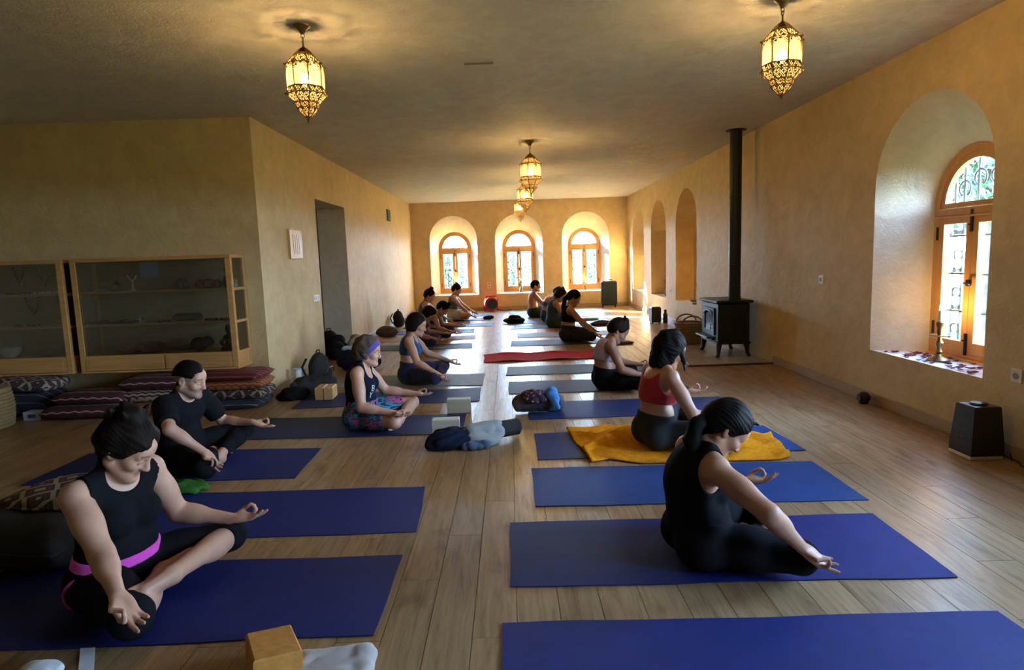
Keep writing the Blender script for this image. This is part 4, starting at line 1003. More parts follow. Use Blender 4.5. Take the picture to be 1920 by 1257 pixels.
def lay_mat(label, corners, mt, name='yoga_mat', group='yoga mats laid out in two rows', th=0.0045, z0=0.0015, wav=0.004, curl=None, lift=0.0, seed=0):
    """corners far left, far right, near right, near left"""
    A, B, C, D = [np.array(c, float) for c in corners]; cx = (A+B+C+D)/4; nu, nv = 40, 14; rs = np.random.RandomState(seed+7)
    ph = rs.rand(6)*6.28; V = []
    for top in (1, 0):
        for j in range(nv+1):
            for i in range(nu+1):
                u, v = i/nu, j/nv; p = (D*(1-u)+C*u)*(1-v)+(A*(1-u)+B*u)*v
                e = wav*(math.sin(u*9+ph[0])+math.sin(u*23+ph[1])*0.5)*(2*v-1) ; p = p+np.array([wav*0.6*math.sin(v*7+ph[2]), e])
                z = z0+lift*(0.5+0.5*math.sin(u*17+ph[3]))*abs(2*v-1)**6
                z += 0.0025*max(0, math.sin(u*5+ph[4])*math.sin(v*3+ph[5]))
                if curl and ((curl[0] == 'l' and u < curl[1]) or (curl[0] == 'r' and u > 1-curl[1])):
                    w = (curl[1]-u if curl[0] == 'l' else u-1+curl[1])/curl[1]; z += curl[2]*w*w
                V.append((p[0]-cx[0], p[1]-cx[1], z+(th if top else 0)))
    n = (nu+1)*(nv+1); Fc = []
    I = lambda i, j: j*(nu+1)+i
    for j in range(nv):
        for i in range(nu):
            Fc.append((I(i, j), I(i+1, j), I(i+1, j+1), I(i, j+1))); Fc.append((n+I(i, j), n+I(i, j+1), n+I(i+1, j+1), n+I(i+1, j)))
    for i in range(nu): Fc.append((I(i, 0), n+I(i, 0), n+I(i+1, 0), I(i+1, 0))); Fc.append((I(i, nv), I(i+1, nv), n+I(i+1, nv), n+I(i, nv)))
    for j in range(nv): Fc.append((I(0, j), I(0, j+1), n+I(0, j+1), n+I(0, j))); Fc.append((I(nu, j), n+I(nu, j), n+I(nu, j+1), I(nu, j+1)))
    mb = MB(); mb.add(V, Fc); o = mb.build(name, MT[mt], None, True); o.location = (cx[0], cx[1], 0)
    return tag(o, label, 'mat' if name == 'yoga_mat' else 'blanket', group)
MATS = [('empty deep blue mat in the right foreground corner', [(-.07, 2.21), (1.76, 2.18), (1.76, 1.55), (-.07, 1.58)], 'blue', None),
 ('deep blue mat under the woman with the low ponytail', [(-.04, 3.11), (1.81, 3.07), (1.79, 2.43), (-.04, 2.47)], 'blue', None),
 ('empty sheen-tinted blue mat between the orange towel and the front right woman', [(.10, 3.94), (1.89, 3.89), (1.89, 3.25), (.10, 3.31)], 'royal_sheen', None),
 ('sheen-tinted blue mat lying under the orange towel', [(.15, 4.75), (1.93, 4.75), (1.96, 4.12), (.15, 4.11)], 'royal_sheen', None),
 ('blue mat with the grey bundle on its left end', [(.11, 5.81), (1.93, 5.79), (1.94, 5.16), (.13, 5.18)], 'ink', None),
 ('dark blue mat under the woman in pale pink bra', [(-.05, 6.82), (1.76, 6.79), (1.76, 6.17), (-.05, 6.21)], 'ink', None),
 ('slate blue mat just in front of the red blanket', [(-.06, 7.79), (1.75, 7.79), (1.75, 7.2), (-.08, 7.22)], 'slate', None),
 ('blue mat under the woman with the long ponytail', [(0, 10.25), (1.8, 10.22), (1.78, 9.6), (-.02, 9.62)], 'ink', None),
 ('mauve grey mat behind the long-ponytailed woman', [(.09, 11.27), (1.9, 11.25), (1.9, 10.62), (.1, 10.6)], 'mauve', None),
 ('blue mat with a turned-up edge in the right row', [(.08, 12.61), (1.9, 12.55), (1.85, 11.93), (-.02, 11.97)], 'blue', None),
 ('blue mat under the person in blue bandeau top', [(-.02, 13.55), (1.85, 13.5), (1.85, 12.88), (-.02, 12.92)], 'royal_sheen', None),
 ('blue mat under the shirtless man', [(-.05, 14.68), (1.8, 14.64), (1.8, 14.0), (-.05, 14.05)], 'blue', None),
 ('farthest empty blue mat near the middle back window', [(-.05, 15.75), (1.8, 15.72), (1.8, 15.1), (-.05, 15.12)], 'blue', None),
 ('deep blue mat under the woman with pink waistband', [(-2.37, 2.80), (-.54, 2.79), (-.54, 2.16), (-2.37, 2.14)], 'blue', None),
 ('empty deep blue mat behind the woman with pink waistband', [(-2.38, 3.70), (-.55, 3.67), (-.51, 3.04), (-2.38, 3.03)], 'blue', None),
 ('deep blue mat under the man in black', [(-3.2, 4.61), (-1.44, 4.55), (-1.42, 3.91), (-3.2, 3.94)], 'blue', None),
 ('dark blue mat under the woman with purple headband', [(-2.24, 5.52), (-.42, 5.45), (-.42, 4.81), (-2.2, 4.85)], 'ink', None),
 ('blue mat with two wooden blocks on its left end', [(-2.14, 6.50), (-.34, 6.56), (-.33, 5.94), (-2.12, 5.88)], 'ink', None),
 ('pale grey mat under the woman in blue sports bra', [(-2.15, 7.5), (-.33, 7.38), (-.33, 6.70), (-2.15, 6.88)], 'grey', None),
 ('dark olive mat under the person in plum top', [(-2.42, 10.2), (-.64, 10.16), (-.61, 9.58), (-2.42, 9.58)], 'olive', None),
 ('salmon pink mat with its left end curling up', [(-2.42, 11.25), (-.64, 11.23), (-.62, 10.66), (-2.42, 10.66)], 'pink', ('l', 0.12, 0.05)),
 ('blue mat behind the salmon pink mat', [(-2.4, 12.3), (-.72, 12.25), (-.70, 11.65), (-2.4, 11.68)], 'royal_sheen', None),
 ('blue mat in front of the woman in pale shorts', [(-2.2, 13.30), (-.36, 13.28), (-.39, 12.66), (-2.2, 12.68)], 'blue', None),
 ('blue mat under the woman in pale shorts', [(-2.2, 14.5), (-.45, 14.48), (-.45, 13.85), (-2.2, 13.88)], 'blue', None),
 ('farthest blue mat near the leftmost back window', [(-2.2, 15.6), (-.5, 15.58), (-.5, 14.96), (-2.2, 14.98)], 'blue', None)]
for k, (lab, c, mt, cu) in enumerate(MATS): lay_mat(lab, c, mt, curl=cu, seed=k)
lay_mat('long red blanket with ragged ends laid across the floor', [(-.40, 8.88), (1.42, 8.85), (1.42, 8.22), (-.37, 8.18)], 'red', 'red_blanket', None, 0.006, 0.002, 0.012, None, 0.02, 3)
# ------------------------------------------------------------------ cloth heaps, bags and towels as soft shapes
def soft(name, label, cat, mt, loc, rz, prims, h=0.008, amp=0.006, fq=45, group=None, seed=0, parent=None, ridge=True, z0=0.003):
    bl = [(np.minimum(q[1]-q[3], q[2]-q[4]) if q[0] == 'c' else q[1]-np.max(q[2])) for q in prims]; bh = [(np.maximum(q[1]+q[3], q[2]+q[4]) if q[0] == 'c' else q[1]+np.max(q[2])) for q in prims]
    lo = np.min(bl, 0)-0.03; hi = np.max(bh, 0)+0.03
    if parent is None: lo[2] = max(lo[2], -0.012)
    G = Grid(lo, hi, h); F = G.field(prims); X, Y, Z = G.xyz(); w = wob(X, Y, Z, fq, seed)
    F = F+(amp*((1-2*np.abs(w)) if ridge else w)).astype(np.float32)
    if parent is None: F = np.maximum(F, np.float32(z0)-Z)
    o = sdf_obj(name, G, F, mt, parent, 1)
    if parent is None: o.location = loc; o.rotation_euler = (0, 0, rz)
    if label and parent is None: tag(o, label, cat, group)
    elif label: o['label'] = label
    return o
FB = {k: cloth_mat('fabric_'+k, c) for k, c in dict(navy=(0.010, 0.014, 0.030), black=(0.010, 0.010, 0.012), charcoal=(0.035, 0.033, 0.034), grey=(0.26, 0.26, 0.25), denim=(0.06, 0.09, 0.15), orange=(0.75, 0.27, 0.012), green=(0.07, 0.22, 0.035), towelgrey=(0.42, 0.38, 0.35),
      sky=(0.05, 0.20, 0.50), plumbrown=(0.05, 0.03, 0.035), beige=(0.45, 0.34, 0.23), brown=(0.09, 0.06, 0.05), white=(0.7, 0.7, 0.72), iceblue=(0.35, 0.50, 0.62), bluecloth=(0.03, 0.08, 0.22)).items()}
def floral_mat():
    m, nt, b = mat_new('pink_print_cloth'); v = mapping(nt, 'Object')
    vo = nt.nodes.new('ShaderNodeTexVoronoi'); vo.inputs['Scale'].default_value = 34; nt.links.new(v, vo.inputs['Vector'])
    c = ramp(nt, vo.outputs['Distance'], [(0.0, (0.62, 0.30, 0.36)), (0.25, (0.40, 0.10, 0.16)), (0.38, (0.02, 0.012, 0.02)), (1.0, (0.02, 0.012, 0.02))])
    nt.links.new(c, b.inputs['Base Color']); b.inputs['Roughness'].default_value = 0.85; return m
FB['floral'] = floral_mat()
# bundle beside the aisle, left row
soft('navy_jacket', 'crumpled navy jacket beside the rolled mat in the aisle', 'jacket', FB['navy'], (-0.47, 4.47, 0), 0.1, [ell((0, 0, 0.06), (0.17, 0.12, 0.085)), ell((-0.05, -0.04, 0.05), (0.13, 0.08, 0.07)), ell((0.09, 0.03, 0.05), (0.11, 0.10, 0.065))], 0.006, 0.012, 38, None, 4)
soft('denim_cloth', 'small piece of blue-grey cloth under the grey shirt', 'clothing', FB['denim'], (-0.28, 4.42, 0), 0.2, [ell((0, 0, 0.03), (0.12, 0.06, 0.035))], 0.006, 0.008, 50, None, 6)
t = empty('rolled_mat', (-0.17, 4.60, 0.075), R(28))
mb = MB(); pts = []
for k in range(70):
    a = k*0.32; r = 0.014+0.0026*a; pts.append((0, r*math.cos(a), r*math.sin(a)))
vs = [(x, p[1], p[2]) for x in (-0.22, 0.22) for p in pts]; n_ = len(pts)
vs += [(x, p[1]*(1-0.004/max(0.02, math.hypot(p[1], p[2]))), p[2]*(1-0.004/max(0.02, math.hypot(p[1], p[2])))) for x in (-0.22, 0.22) for p in pts]
fs = []
for k in range(n_-1):
    fs += [(k, k+1, n_+k+1, n_+k), (2*n_+k, 3*n_+k, 3*n_+k+1, 2*n_+k+1), (k, 2*n_+k, 2*n_+k+1, k+1), (n_+k, n_+k+1, 3*n_+k+1, 3*n_+k)]
mb.add(vs, fs); mb.build('mat_roll', FB['charcoal'], t, True); tag(t, 'black rolled-up mat lying in the aisle under a grey shirt', 'rolled mat')
MB().tube([(-0.08, 0.075*math.cos(2*PI*k/24), 0.075*math.sin(2*PI*k/24)) for k in range(24)], 0.006, 6, True).build('strap', FB['black'], t, True)
soft('grey_shirt', 'light grey shirt draped over the rolled mat', 'clothing', FB['grey'], (-0.20, 4.585, 0), R(28), [cone((-0.13, 0, 0.078), (0.05, 0, 0.078), 0.083, 0.084, 0.01), ell((-0.05, -0.085, 0.035), (0.115, 0.055, 0.045), None, 0.03), ell((-0.15, -0.02, 0.05), (0.07, 0.08, 0.06), None, 0.03)], 0.006, 0.006, 48, None, 9, None, True, 0.004)
# bundle on the right row mat
t = soft('folded_blanket', 'grey folded blanket bundle on the left end of a mat', 'blanket', cloth_mat('fabric_ash', (0.075, 0.072, 0.085)), (0.22, 5.44, 0.006), 0.0, [cone((-0.17, 0, 0.06), (0.18, 0.0, 0.06), 0.062, 0.062), cone((-0.17, 0.05, 0.075), (0.17, 0.05, 0.075), 0.07, 0.065), ell((0, 0.03, 0.12), (0.15, 0.08, 0.05))], 0.006, 0.006, 40, None, 11)
soft('printed_cloth', 'pink and black printed cloth piled on the grey bundle', 'clothing', FB['floral'], (0.21, 5.43, 0.006), 0, [ell((-0.03, 0, 0.155), (0.12, 0.08, 0.05)), ell((-0.02, -0.06, 0.11), (0.10, 0.035, 0.05))], 0.006, 0.008, 45, None, 12, None, True, 0.10)
soft('blue_cloth', 'bright blue cloth scrunched on top of the grey bundle', 'clothing', FB['sky'], (0.33, 5.42, 0.006), 0, [ell((0, 0, 0.16), (0.065, 0.07, 0.06)), cone((0.02, -0.03, 0.15), (0.03, -0.10, 0.06), 0.05, 0.035)], 0.006, 0.010, 60, None, 13, None, True, 0.03)
# blocks
def block(label, loc, rz, d, mt, tilt=0):
    mb = MB().box((0, 0, d[2]/2), d, ch=0.006); o = mb.build('yoga_block', mt); o.location = loc; o.rotation_euler = (0, tilt, rz)
    return tag(o, label, 'yoga block')
M['block_pale'] = wood('pale_block', (0.46, 0.43, 0.30), (0.60, 0.57, 0.42), 'X', 0.6); M['block_oak'] = wood('oak_block', (0.50, 0.27, 0.09), (0.66, 0.40, 0.16), 'X', 0.5); M['cork'] = simple('amber_cork', (0.52, 0.22, 0.035), 0.75, 0, 0.2, 25)
block('pale wooden block standing upright by the aisle', (-0.49, 5.52, 0.001), 0.02, (0.21, 0.085, 0.13), M['block_pale'])
block('cream block standing behind the navy jacket', (-0.54, 4.86, 0.007), 0.05, (0.215, 0.085, 0.115), M['block_pale'])
for k, (dx, lab) in enumerate(((-0.045, 'left of two honey wooden blocks on a blue mat'), (0.045, 'right of two honey wooden blocks on a blue mat'))):
    block(lab, (-1.90+dx, 6.30, 0.007), R(90)+0.06, (0.22, 0.085, 0.125), M['block_oak'])
o = block('amber cork block lying at the bottom edge of the picture', (-0.83, 1.955, 0.02), R(28), (0.15, 0.23, 0.085), M['cork']); o.rotation_euler = (R(-7), R(5), R(28)); o.location.z = 0.032
soft('grey_towel', 'small grey towel folded next to the amber block', 'towel', FB['towelgrey'], (-0.62, 1.90, 0), 0.12, [ell((0, 0, 0.03), (0.13, 0.13, 0.04), None, 0.01), cone((-0.10, 0.09, 0.035), (0.10, 0.09, 0.04), 0.033, 0.033, 0.02), cone((-0.10, -0.09, 0.035), (0.10, -0.09, 0.035), 0.033, 0.033, 0.02), cone((-0.10, -0.09, 0.035), (-0.10, 0.09, 0.035), 0.033, 0.033, 0.02), cone((0.10, -0.09, 0.035), (0.10, 0.09, 0.035), 0.033, 0.033, 0.02)], 0.006, 0.003, 90, None, 15)
mb = MB(); a, b_, c_ = Vector((-1.59, 2.165, 0.004)), Vector((-1.50, 2.02, 0.004)), Vector((-1.38, 1.80, 0.004)); w_ = Vector((0.022, 0.008, 0))
mb.add([a-w_, a+w_, b_+w_, b_-w_, c_+w_, c_-w_]+[p+Vector((0, 0, -0.003)) for p in (a-w_, a+w_, b_+w_, b_-w_, c_+w_, c_-w_)], [(0, 1, 2, 3), (3, 2, 4, 5), (6, 9, 8, 7), (9, 11, 10, 8), (0, 6, 7, 1), (1, 7, 8, 2), (2, 8, 10, 4), (4, 10, 11, 5), (5, 11, 9, 3), (3, 9, 6, 0)])
tag(mb.build('yoga_strap', FB['white']), 'white strap lying on the floor in front of the nearest mat', 'strap')
soft('white_cloth', 'corner of white cloth at the bottom left edge', 'cloth', FB['white'], (-1.63, 1.99, 0), 0, [ell((0, 0, 0.025), (0.075, 0.05, 0.03))], 0.006, 0.004, 60, None, 17)
# towels
def sheet(name, label, cat, outline, mt, z0, amp, fq, seed, th=0.006, press=()):
    """cloth lying flat inside an outline, rumpled"""
    P = np.array(outline, float); cx = P.mean(0); lo, hi = P.min(0)-0.03, P.max(0)+0.03
    h = 0.012; nx, ny = int((hi[0]-lo[0])/h), int((hi[1]-lo[1])/h); xs = lo[0]+h*np.arange(nx); ys = lo[1]+h*np.arange(ny)
    G = Grid((lo[0], lo[1], -0.015), (hi[0], hi[1], 0.07), 0.0075); X, Y, Z = G.xyz()
    d = np.full((G.n[0], G.n[1]), 1e9); ins = np.zeros((G.n[0], G.n[1]), bool); gx, gy = G.ax[0][:, None], G.ax[1][None, :]
    for i in range(len(P)):
        a, b = P[i], P[(i+1) % len(P)]; e = b-a; t = np.clip(((gx-a[0])*e[0]+(gy-a[1])*e[1])/(e@e), 0, 1)
        d = np.minimum(d, np.hypot(gx-a[0]-t*e[0], gy-a[1]-t*e[1]))
        c = ((a[1] > gy) != (b[1] > gy)) & (gx < (b[0]-a[0])*(gy-a[1])/(b[1]-a[1]+1e-12)+a[0]); ins ^= c
    d = np.where(ins, -d, d)[:, :, None]+0.012*wob(X, Y, 0*Z, 16, seed+1)
    w = wob(X, Y, 0*Z, fq, seed); top = z0+th+amp*(1-np.minimum(1, 2.2*np.abs(w)))+amp*0.5*(wob(X, Y, 0*Z, fq*2.1, seed+2)+1)*0.5
    for (px_, py_, pr_) in press:
        k_ = np.clip((np.sqrt((X-px_)**2+(Y-py_)**2)-pr_)/0.12, 0, 1); top = (z0+th)+(top-z0-th)*k_
    F = np.maximum(np.maximum(Z-top, z0-Z), d).astype(np.float32)*0.7
    o = sdf_obj(name, G, F, mt, None, 2)
    me = o.data; me.transform(Matrix.Translation((-cx[0], -cx[1], 0))); o.location = (cx[0], cx[1], 0)
    return tag(o, label, cat)
def terry(name, col):
    m = simple(name, col, 0.95, 0, 0.18, 30, 0.9, 170, spec=0.05); return m
sheet('orange_towel', 'rumpled orange towel spread under the woman in red bra', 'towel', [(0.40, 4.86), (0.45, 4.42), (0.50, 4.02), (0.62, 4.06), (0.80, 3.96), (1.25, 3.95), (1.70, 3.93), (1.80, 3.98), (1.86, 4.45), (1.70, 4.62), (1.1, 4.84)], terry('orange_terry', (0.82, 0.30, 0.010)), 0.007, 0.030, 15, 21, press=((0.97, 4.29, 0.20), (1.2, 4.45, 0.22), (1.25, 4.12, 0.18)))
soft('green_towel', 'bunched green towel on the floor beside the man in black', 'towel', terry('green_terry', (0.04, 0.135, 0.025)), (-2.14, 3.76, 0), 0.0, [ell((0, 0, 0.025), (0.22, 0.12, 0.035)), ell((0.12, -0.03, 0.03), (0.12, 0.09, 0.035)), ell((-0.10, 0.0, 0.03), (0.14, 0.10, 0.04))], 0.006, 0.010, 62, None, 22)
# ------------------------------------------------------------------ display cabinets
M['cab_inside'] = wood('cabinet_back_board', (0.20, 0.125, 0.06), (0.28, 0.185, 0.095), 'X', 0.6)
M['cab_glass'] = glass_thin('cabinet_glass', (0.90, 0.92, 0.92), 0.06)
CY0, CY1 = 6.155, 6.50
def cabinet(label, x0, x1, drawers):
    t = empty('display_cabinet', ((x0+x1)/2, (CY0+CY1)/2, 0.36)); ox, oy, oz = t.location
    def bx(name, a, b, mt, parent=t, ch=0.003):
        c = [(p+q)/2 for p, q in zip(a, b)]; d = [abs(q-p) for p, q in zip(a, b)]
        return MB().box((c[0]-ox, c[1]-oy, c[2]-oz), d, ch=ch).build(name, mt, parent)
    z0, zd, z1, w = 0.36, 0.535, 1.485, 0.05
    bx('back_panel', (x0, CY1-0.012, z0), (x1, CY1, z1), M['cab_inside'])
    bx('top_panel', (x0, CY0, z1-0.035), (x1, CY1-0.012, z1), M['cabinet']); bx('bottom_panel', (x0, CY0, z0), (x1, CY1-0.012, z0+0.02), M['cabinet'])
    bx('drawer_deck', (x0+w, CY0+0.01, zd-0.018), (x1-w, CY1-0.012, zd), M['cabinet'])
    for x in (x0, x1-w): bx('stile', (x, CY0, z0+0.02), (x+w, CY0+0.045, z1-0.035), M['cabinet'])
    for x in (x0, x1-0.035): bx('rear_stile', (x, CY1-0.052, z0+0.02), (x+0.035, CY1-0.012, z1-0.035), M['cabinet'])
    for z in (0.84, 1.16):
        bx('shelf', (x0+0.012, CY0+0.02, z-0.02), (x1-0.012, CY1-0.012, z), M['cabinet'])
    for z in (0.84, 1.16, zd): bx('side_rail', (x1-0.03, CY0+0.045, z-0.028), (x1, CY1-0.052, z), M['cabinet'])
    bx('side_panel', (x1-0.02, CY0+0.045, z0+0.02), (x1-0.004, CY1-0.052, zd-0.028), M['cabinet'])
    if x0 > -5: bx('side_board', (x0, CY0+0.045, z0+0.02), (x0+0.012, CY1-0.052, z1-0.035), M['cab_inside'])
    zs = [(zd, 0.812), (0.84, 1.132), (1.16, z1-0.035)]
    for a, b in zs: bx('side_pane', (x1-0.016, CY0+0.045, a), (x1-0.012, CY1-0.052, b), M['cab_glass'], ch=0)
    n = len(drawers)-1
    bx('front_pane', (x0+w, CY0+0.012, zd), (x1-w, CY0+0.016, z1-0.035), M['cab_glass'], ch=0)
    for i in range(n):
        a, b = drawers[i], drawers[i+1]
        dr = bx('drawer_front', (a+0.006, CY0-0.002, z0+0.024), (b-0.006, CY0+0.016, zd-0.004), M['cabinet'])
        bx('inset_panel', (a+0.035, CY0-0.006, z0+0.050), (b-0.035, CY0-0.0015, zd-0.03), M['cabinet'], dr)
    return tag(t, label, 'cabinet')
cabinet('glazed wooden display cabinet nearest the wall corner', -4.25, -2.70, [-4.20, -3.42, -2.75])
cabinet('glazed wooden display cabinet at the left edge of the picture', -5.86, -4.335, [-5.81, -5.08, -4.385])
# goods on the shelves
S1, S2, S3 = 1.16, 0.84, 0.535
M['dark_stone'] = simple('dark_stone', (0.035, 0.03, 0.03), 0.5, 0, 0.4); M['maroon_box'] = simple('maroon_box', (0.10, 0.012, 0.018), 0.6); M['silver'] = simple('dull_silver', (0.45, 0.43, 0.40), 0.35, 0.8)
M['bead'] = simple('brown_bead', (0.055, 0.03, 0.02), 0.35, 0, 0.6, 40); M['ivory'] = simple('ivory_resin', (0.72, 0.62, 0.48), 0.5); M['reddish'] = simple('red_brown_stone', (0.20, 0.06, 0.045), 0.6, 0, 0.5, 30); M['book_white'] = simple('pale_paper', (0.55, 0.52, 0.46), 0.8)
def put(name, label, cat, mb, mt, loc, rz=0, smooth=True, group=None):
    o = mb.build(name, mt, None, smooth); o.location = loc; o.rotation_euler = (0, 0, rz); return tag(o, label, cat, group)
t = empty('jewellery_stand', (-3.72, 6.26, S1))
MB().lathe([(0.03, 0), (0.03, 0.008), (0.008, 0.014), (0.006, 0.09), (0.009, 0.10)], 12).build('stem', M['ivory'], t, True)
MB().tube([(-0.045, 0, 0.15), (-0.025, 0, 0.115), (0, 0, 0.095), (0.025, 0, 0.115), (0.045, 0, 0.15)], 0.007, 8).build('arm', M['ivory'], t, True)
tag(t, 'ivory Y-shaped jewellery stand on the upper cabinet shelf', 'jewellery stand')
put('stone_skull', 'dark glossy carved stone on the upper shelf of the right cabinet', 'ornament', MB().ball((0, 0, 0.055), (0.062, 0.05, 0.055), 14, 10).ball((0.05, -0.01, 0.035), (0.035, 0.04, 0.034), 10, 8), M['dark_stone'], (-3.26, 6.30, S1))
for k, (x, r, lab) in enumerate(((-3.08, 0.045, 'leftmost reddish rock on the upper shelf of the right cabinet'), (-3.0, 0.05, 'second reddish rock on the upper shelf, beside the leftmost rock'), (-2.92, 0.045, 'rightmost reddish rock on the upper shelf of the right cabinet'))):
    rs = random.Random(k); mb = MB().ball((0, 0, r*0.9), (r*1.2, r, r*0.9), 9, 6); mb.v = [(a*(1+0.2*rs.random()), b*(1+0.2*rs.random()), max(0, c*(1+0.15*rs.random())-0.003)) for a, b, c in mb.v]
    put('rock', lab, 'rock', mb, M['reddish'], (x, 6.33, S1), k, False, 'rocks on the upper shelf')
put('carved_bottle', 'tall dark carved bottle at the right end of the upper shelf', 'bottle', MB().lathe([(0.03, 0), (0.042, 0.02), (0.045, 0.07), (0.03, 0.11), (0.016, 0.13), (0.016, 0.15), (0.03, 0.165), (0.03, 0.185), (0.012, 0.195)], 16), M['dark_stone'], (-2.80, 6.30, S1))
put('small_urn', 'small dark urn left of the ivory stand', 'urn', MB().lathe([(0.022, 0), (0.045, 0.03), (0.05, 0.06), (0.03, 0.085), (0.022, 0.095), (0.026, 0.105)], 16), M['dark_stone'], (-3.90, 6.27, S1))
put('ring_dish', 'little dish of rings at the left end of the upper shelf', 'dish', MB().lathe([(0.03, 0), (0.05, 0.02), (0.052, 0.024), (0.046, 0.02), (0.02, 0.012)], 16), M['silver'], (-4.03, 6.25, S1))
put('price_card', 'pale blue card leaning at the back of the upper shelf', 'card', MB().box((0, 0, 0.10), (0.19, 0.006, 0.15)), simple('blue_card', (0.20, 0.24, 0.36), 0.7), (-3.66, 6.46, S1+0.10), 0, False)
put('black_pouch', 'black velvet pouch on the middle cabinet shelf', 'pouch', MB().box((0, 0, 0.04), (0.25, 0.12, 0.075), ch=0.025), FB['black'], (-3.22, 6.28, S2))
put('jewel_tray', 'long black jewellery tray on the middle shelf of the right cabinet', 'tray', MB().box((0, 0, 0.012), (0.42, 0.14, 0.024), ch=0.004).box((-0.1, 0, 0.03), (0.02, 0.12, 0.012)).box((0.1, 0, 0.03), (0.02, 0.12, 0.012)), M['black_plastic'], (-3.95, 6.27, S2), 0, False)
put('silver_cuff', 'silver cuff bracelet at the end of the jewellery tray', 'bracelet', MB().tube([(0.032*math.cos(a), 0.0, 0.034+0.032*math.sin(a)) for a in [R(-60+300*k/14) for k in range(15)]], 0.010, 6), M['silver'], (-3.66, 6.27, S2))
for k, (x, lab) in enumerate(((-3.45, 'coiled bead necklace left of the black pouch'), (-2.98, 'coiled bead necklace right of the black pouch'), (-2.86, 'coiled bead necklace at the right end of the middle shelf'))):
    mb = MB()
    for j in range(16):
        a = 2*PI*j/16; mb.ball((0.055*math.cos(a), 0.05*math.sin(a), 0.011), 0.011, 6, 5)
    put('bead_necklace', lab, 'necklace', mb, M['bead'], (x, 6.27, S2), 0, True, 'coiled necklaces on the middle shelf')
put('maroon_case', 'maroon domed case on the bottom cabinet shelf', 'case', MB().box((0, 0, 0.055), (0.19, 0.13, 0.11), ch=0.03), M['maroon_box'], (-3.60, 6.27, S3))
mb = MB().ball((0, 0, 0.07), (0.085, 0.06, 0.07), 16, 10).tube([(-0.08, 0, 0.05), (-0.17, 0, 0.035), (-0.27, 0, 0.02)], [0.03, 0.026, 0.018], 8).ball((0.085, 0, 0.095), 0.055, 12, 8).ball((0.13, 0, 0.085), 0.022, 8, 6)
put('animal_figurine', 'dark reclining animal figurine on the bottom shelf', 'figurine', mb, M['dark_stone'], (-3.13, 6.28, S3))
put('seated_figurine', 'dark seated figurine at the right end of the bottom shelf', 'figurine', MB().lathe([(0.09, 0), (0.085, 0.03), (0.05, 0.06), (0.045, 0.12), (0.06, 0.14), (0.03, 0.165), (0.02, 0.175)], 14).ball((0, 0, 0.215), (0.038, 0.042, 0.05), 12, 8).tube([(0.05, 0, 0.13), (0.08, -0.03, 0.08), (0.03, -0.07, 0.05)], 0.018, 8).tube([(-0.05, 0, 0.13), (-0.08, -0.03, 0.08), (-0.03, -0.07, 0.05)], 0.018, 8), M['dark_stone'], (-2.82, 6.28, S3))
put('leaf_bowl', 'red-brown leaf-shaped bowl behind the maroon case', 'bowl', MB().lathe([(0.04, 0), (0.10, 0.04), (0.16, 0.09), (0.155, 0.095), (0.09, 0.05)], 14), M['reddish'], (-3.88, 6.33, S3))
put('silver_chain', 'pile of silver chain beside the maroon case', 'chain', MB().ball((0, 0, 0.012), (0.07, 0.04, 0.012), 10, 6).ball((0.06, 0.01, 0.010), (0.05, 0.03, 0.010), 10, 6), M['silver'], (-3.40, 6.24, S3))
for k, x in enumerate((-2.775, -2.755, -2.735)):
    pass
put('glass_jar', 'small dark jar in the right cabinet side bay', 'jar', MB().lathe([(0.028, 0), (0.03, 0.06), (0.02, 0.075), (0.02, 0.09)], 12), M['silver'], (-2.775, 6.40, S1))
# necklaces hanging in the left cabinet
def hanging_necklace(label, x, z, w, d):
    mb = MB(); n = 18
    for j in range(n+1):
        u = -1+2*j/n; mb.ball((u*w, 0, -d*(1-abs(u)**1.7)), 0.010+0.004*(j % 3 == 0), 6, 5)
    mb.ball((0, 0, -d-0.025), (0.018, 0.012, 0.026), 8, 6)
    put('hanging_necklace', label, 'necklace', mb, M['bead'], (x, 6.465, z), 0, True, 'necklaces hung in the left cabinet')
hanging_necklace('bead necklace with pendant, upper row at the picture edge', -4.98, 1.42, 0.06, 0.14)
hanging_necklace('bead necklace with pendant, middle of the upper row', -4.72, 1.42, 0.08, 0.15)
hanging_necklace('bead necklace with pendant, upper row nearest the cabinet gap', -4.50, 1.42, 0.07, 0.15)
hanging_necklace('round bead necklace, left of the lower row', -4.88, 1.11, 0.07, 0.15)
hanging_necklace('bead necklace with long pendant, right of the lower row', -4.56, 1.11, 0.06, 0.13)
for k, (x, z, lab) in enumerate(((-4.85, S1, 'row of small charms on the upper shelf, left'), (-4.55, S1, 'row of small charms on the upper shelf, right'), (-4.80, S2, 'row of small charms on the middle shelf'))):
    mb = MB(); rs = random.Random(k)
    for j in range(9): mb.ball((-0.12+0.03*j, rs.uniform(-.02, .02), 0.011), (0.012, 0.012, 0.011), 6, 5)
    put('charm_string', lab, 'charm string', mb, M['ivory'] if k == 1 else M['bead'], (x, 6.24, z))
put('shawl_roll', 'rolled dark shawl on the bottom shelf of the left cabinet', 'shawl', MB().tube([(-0.16, 0, 0.035), (-0.08, 0, 0.037), (0.08, 0, 0.037), (0.16, 0, 0.035)], [0.03, 0.036, 0.036, 0.03], 12), FB['charcoal'], (-4.55, 6.27, S3))
put('stone_bowl', 'pale stone bowl on the bottom shelf at the picture edge', 'bowl', MB().lathe([(0.05, 0), (0.09, 0.05), (0.10, 0.10), (0.092, 0.10), (0.07, 0.04)], 16), M['book_white'], (-5.02, 6.28, S3))

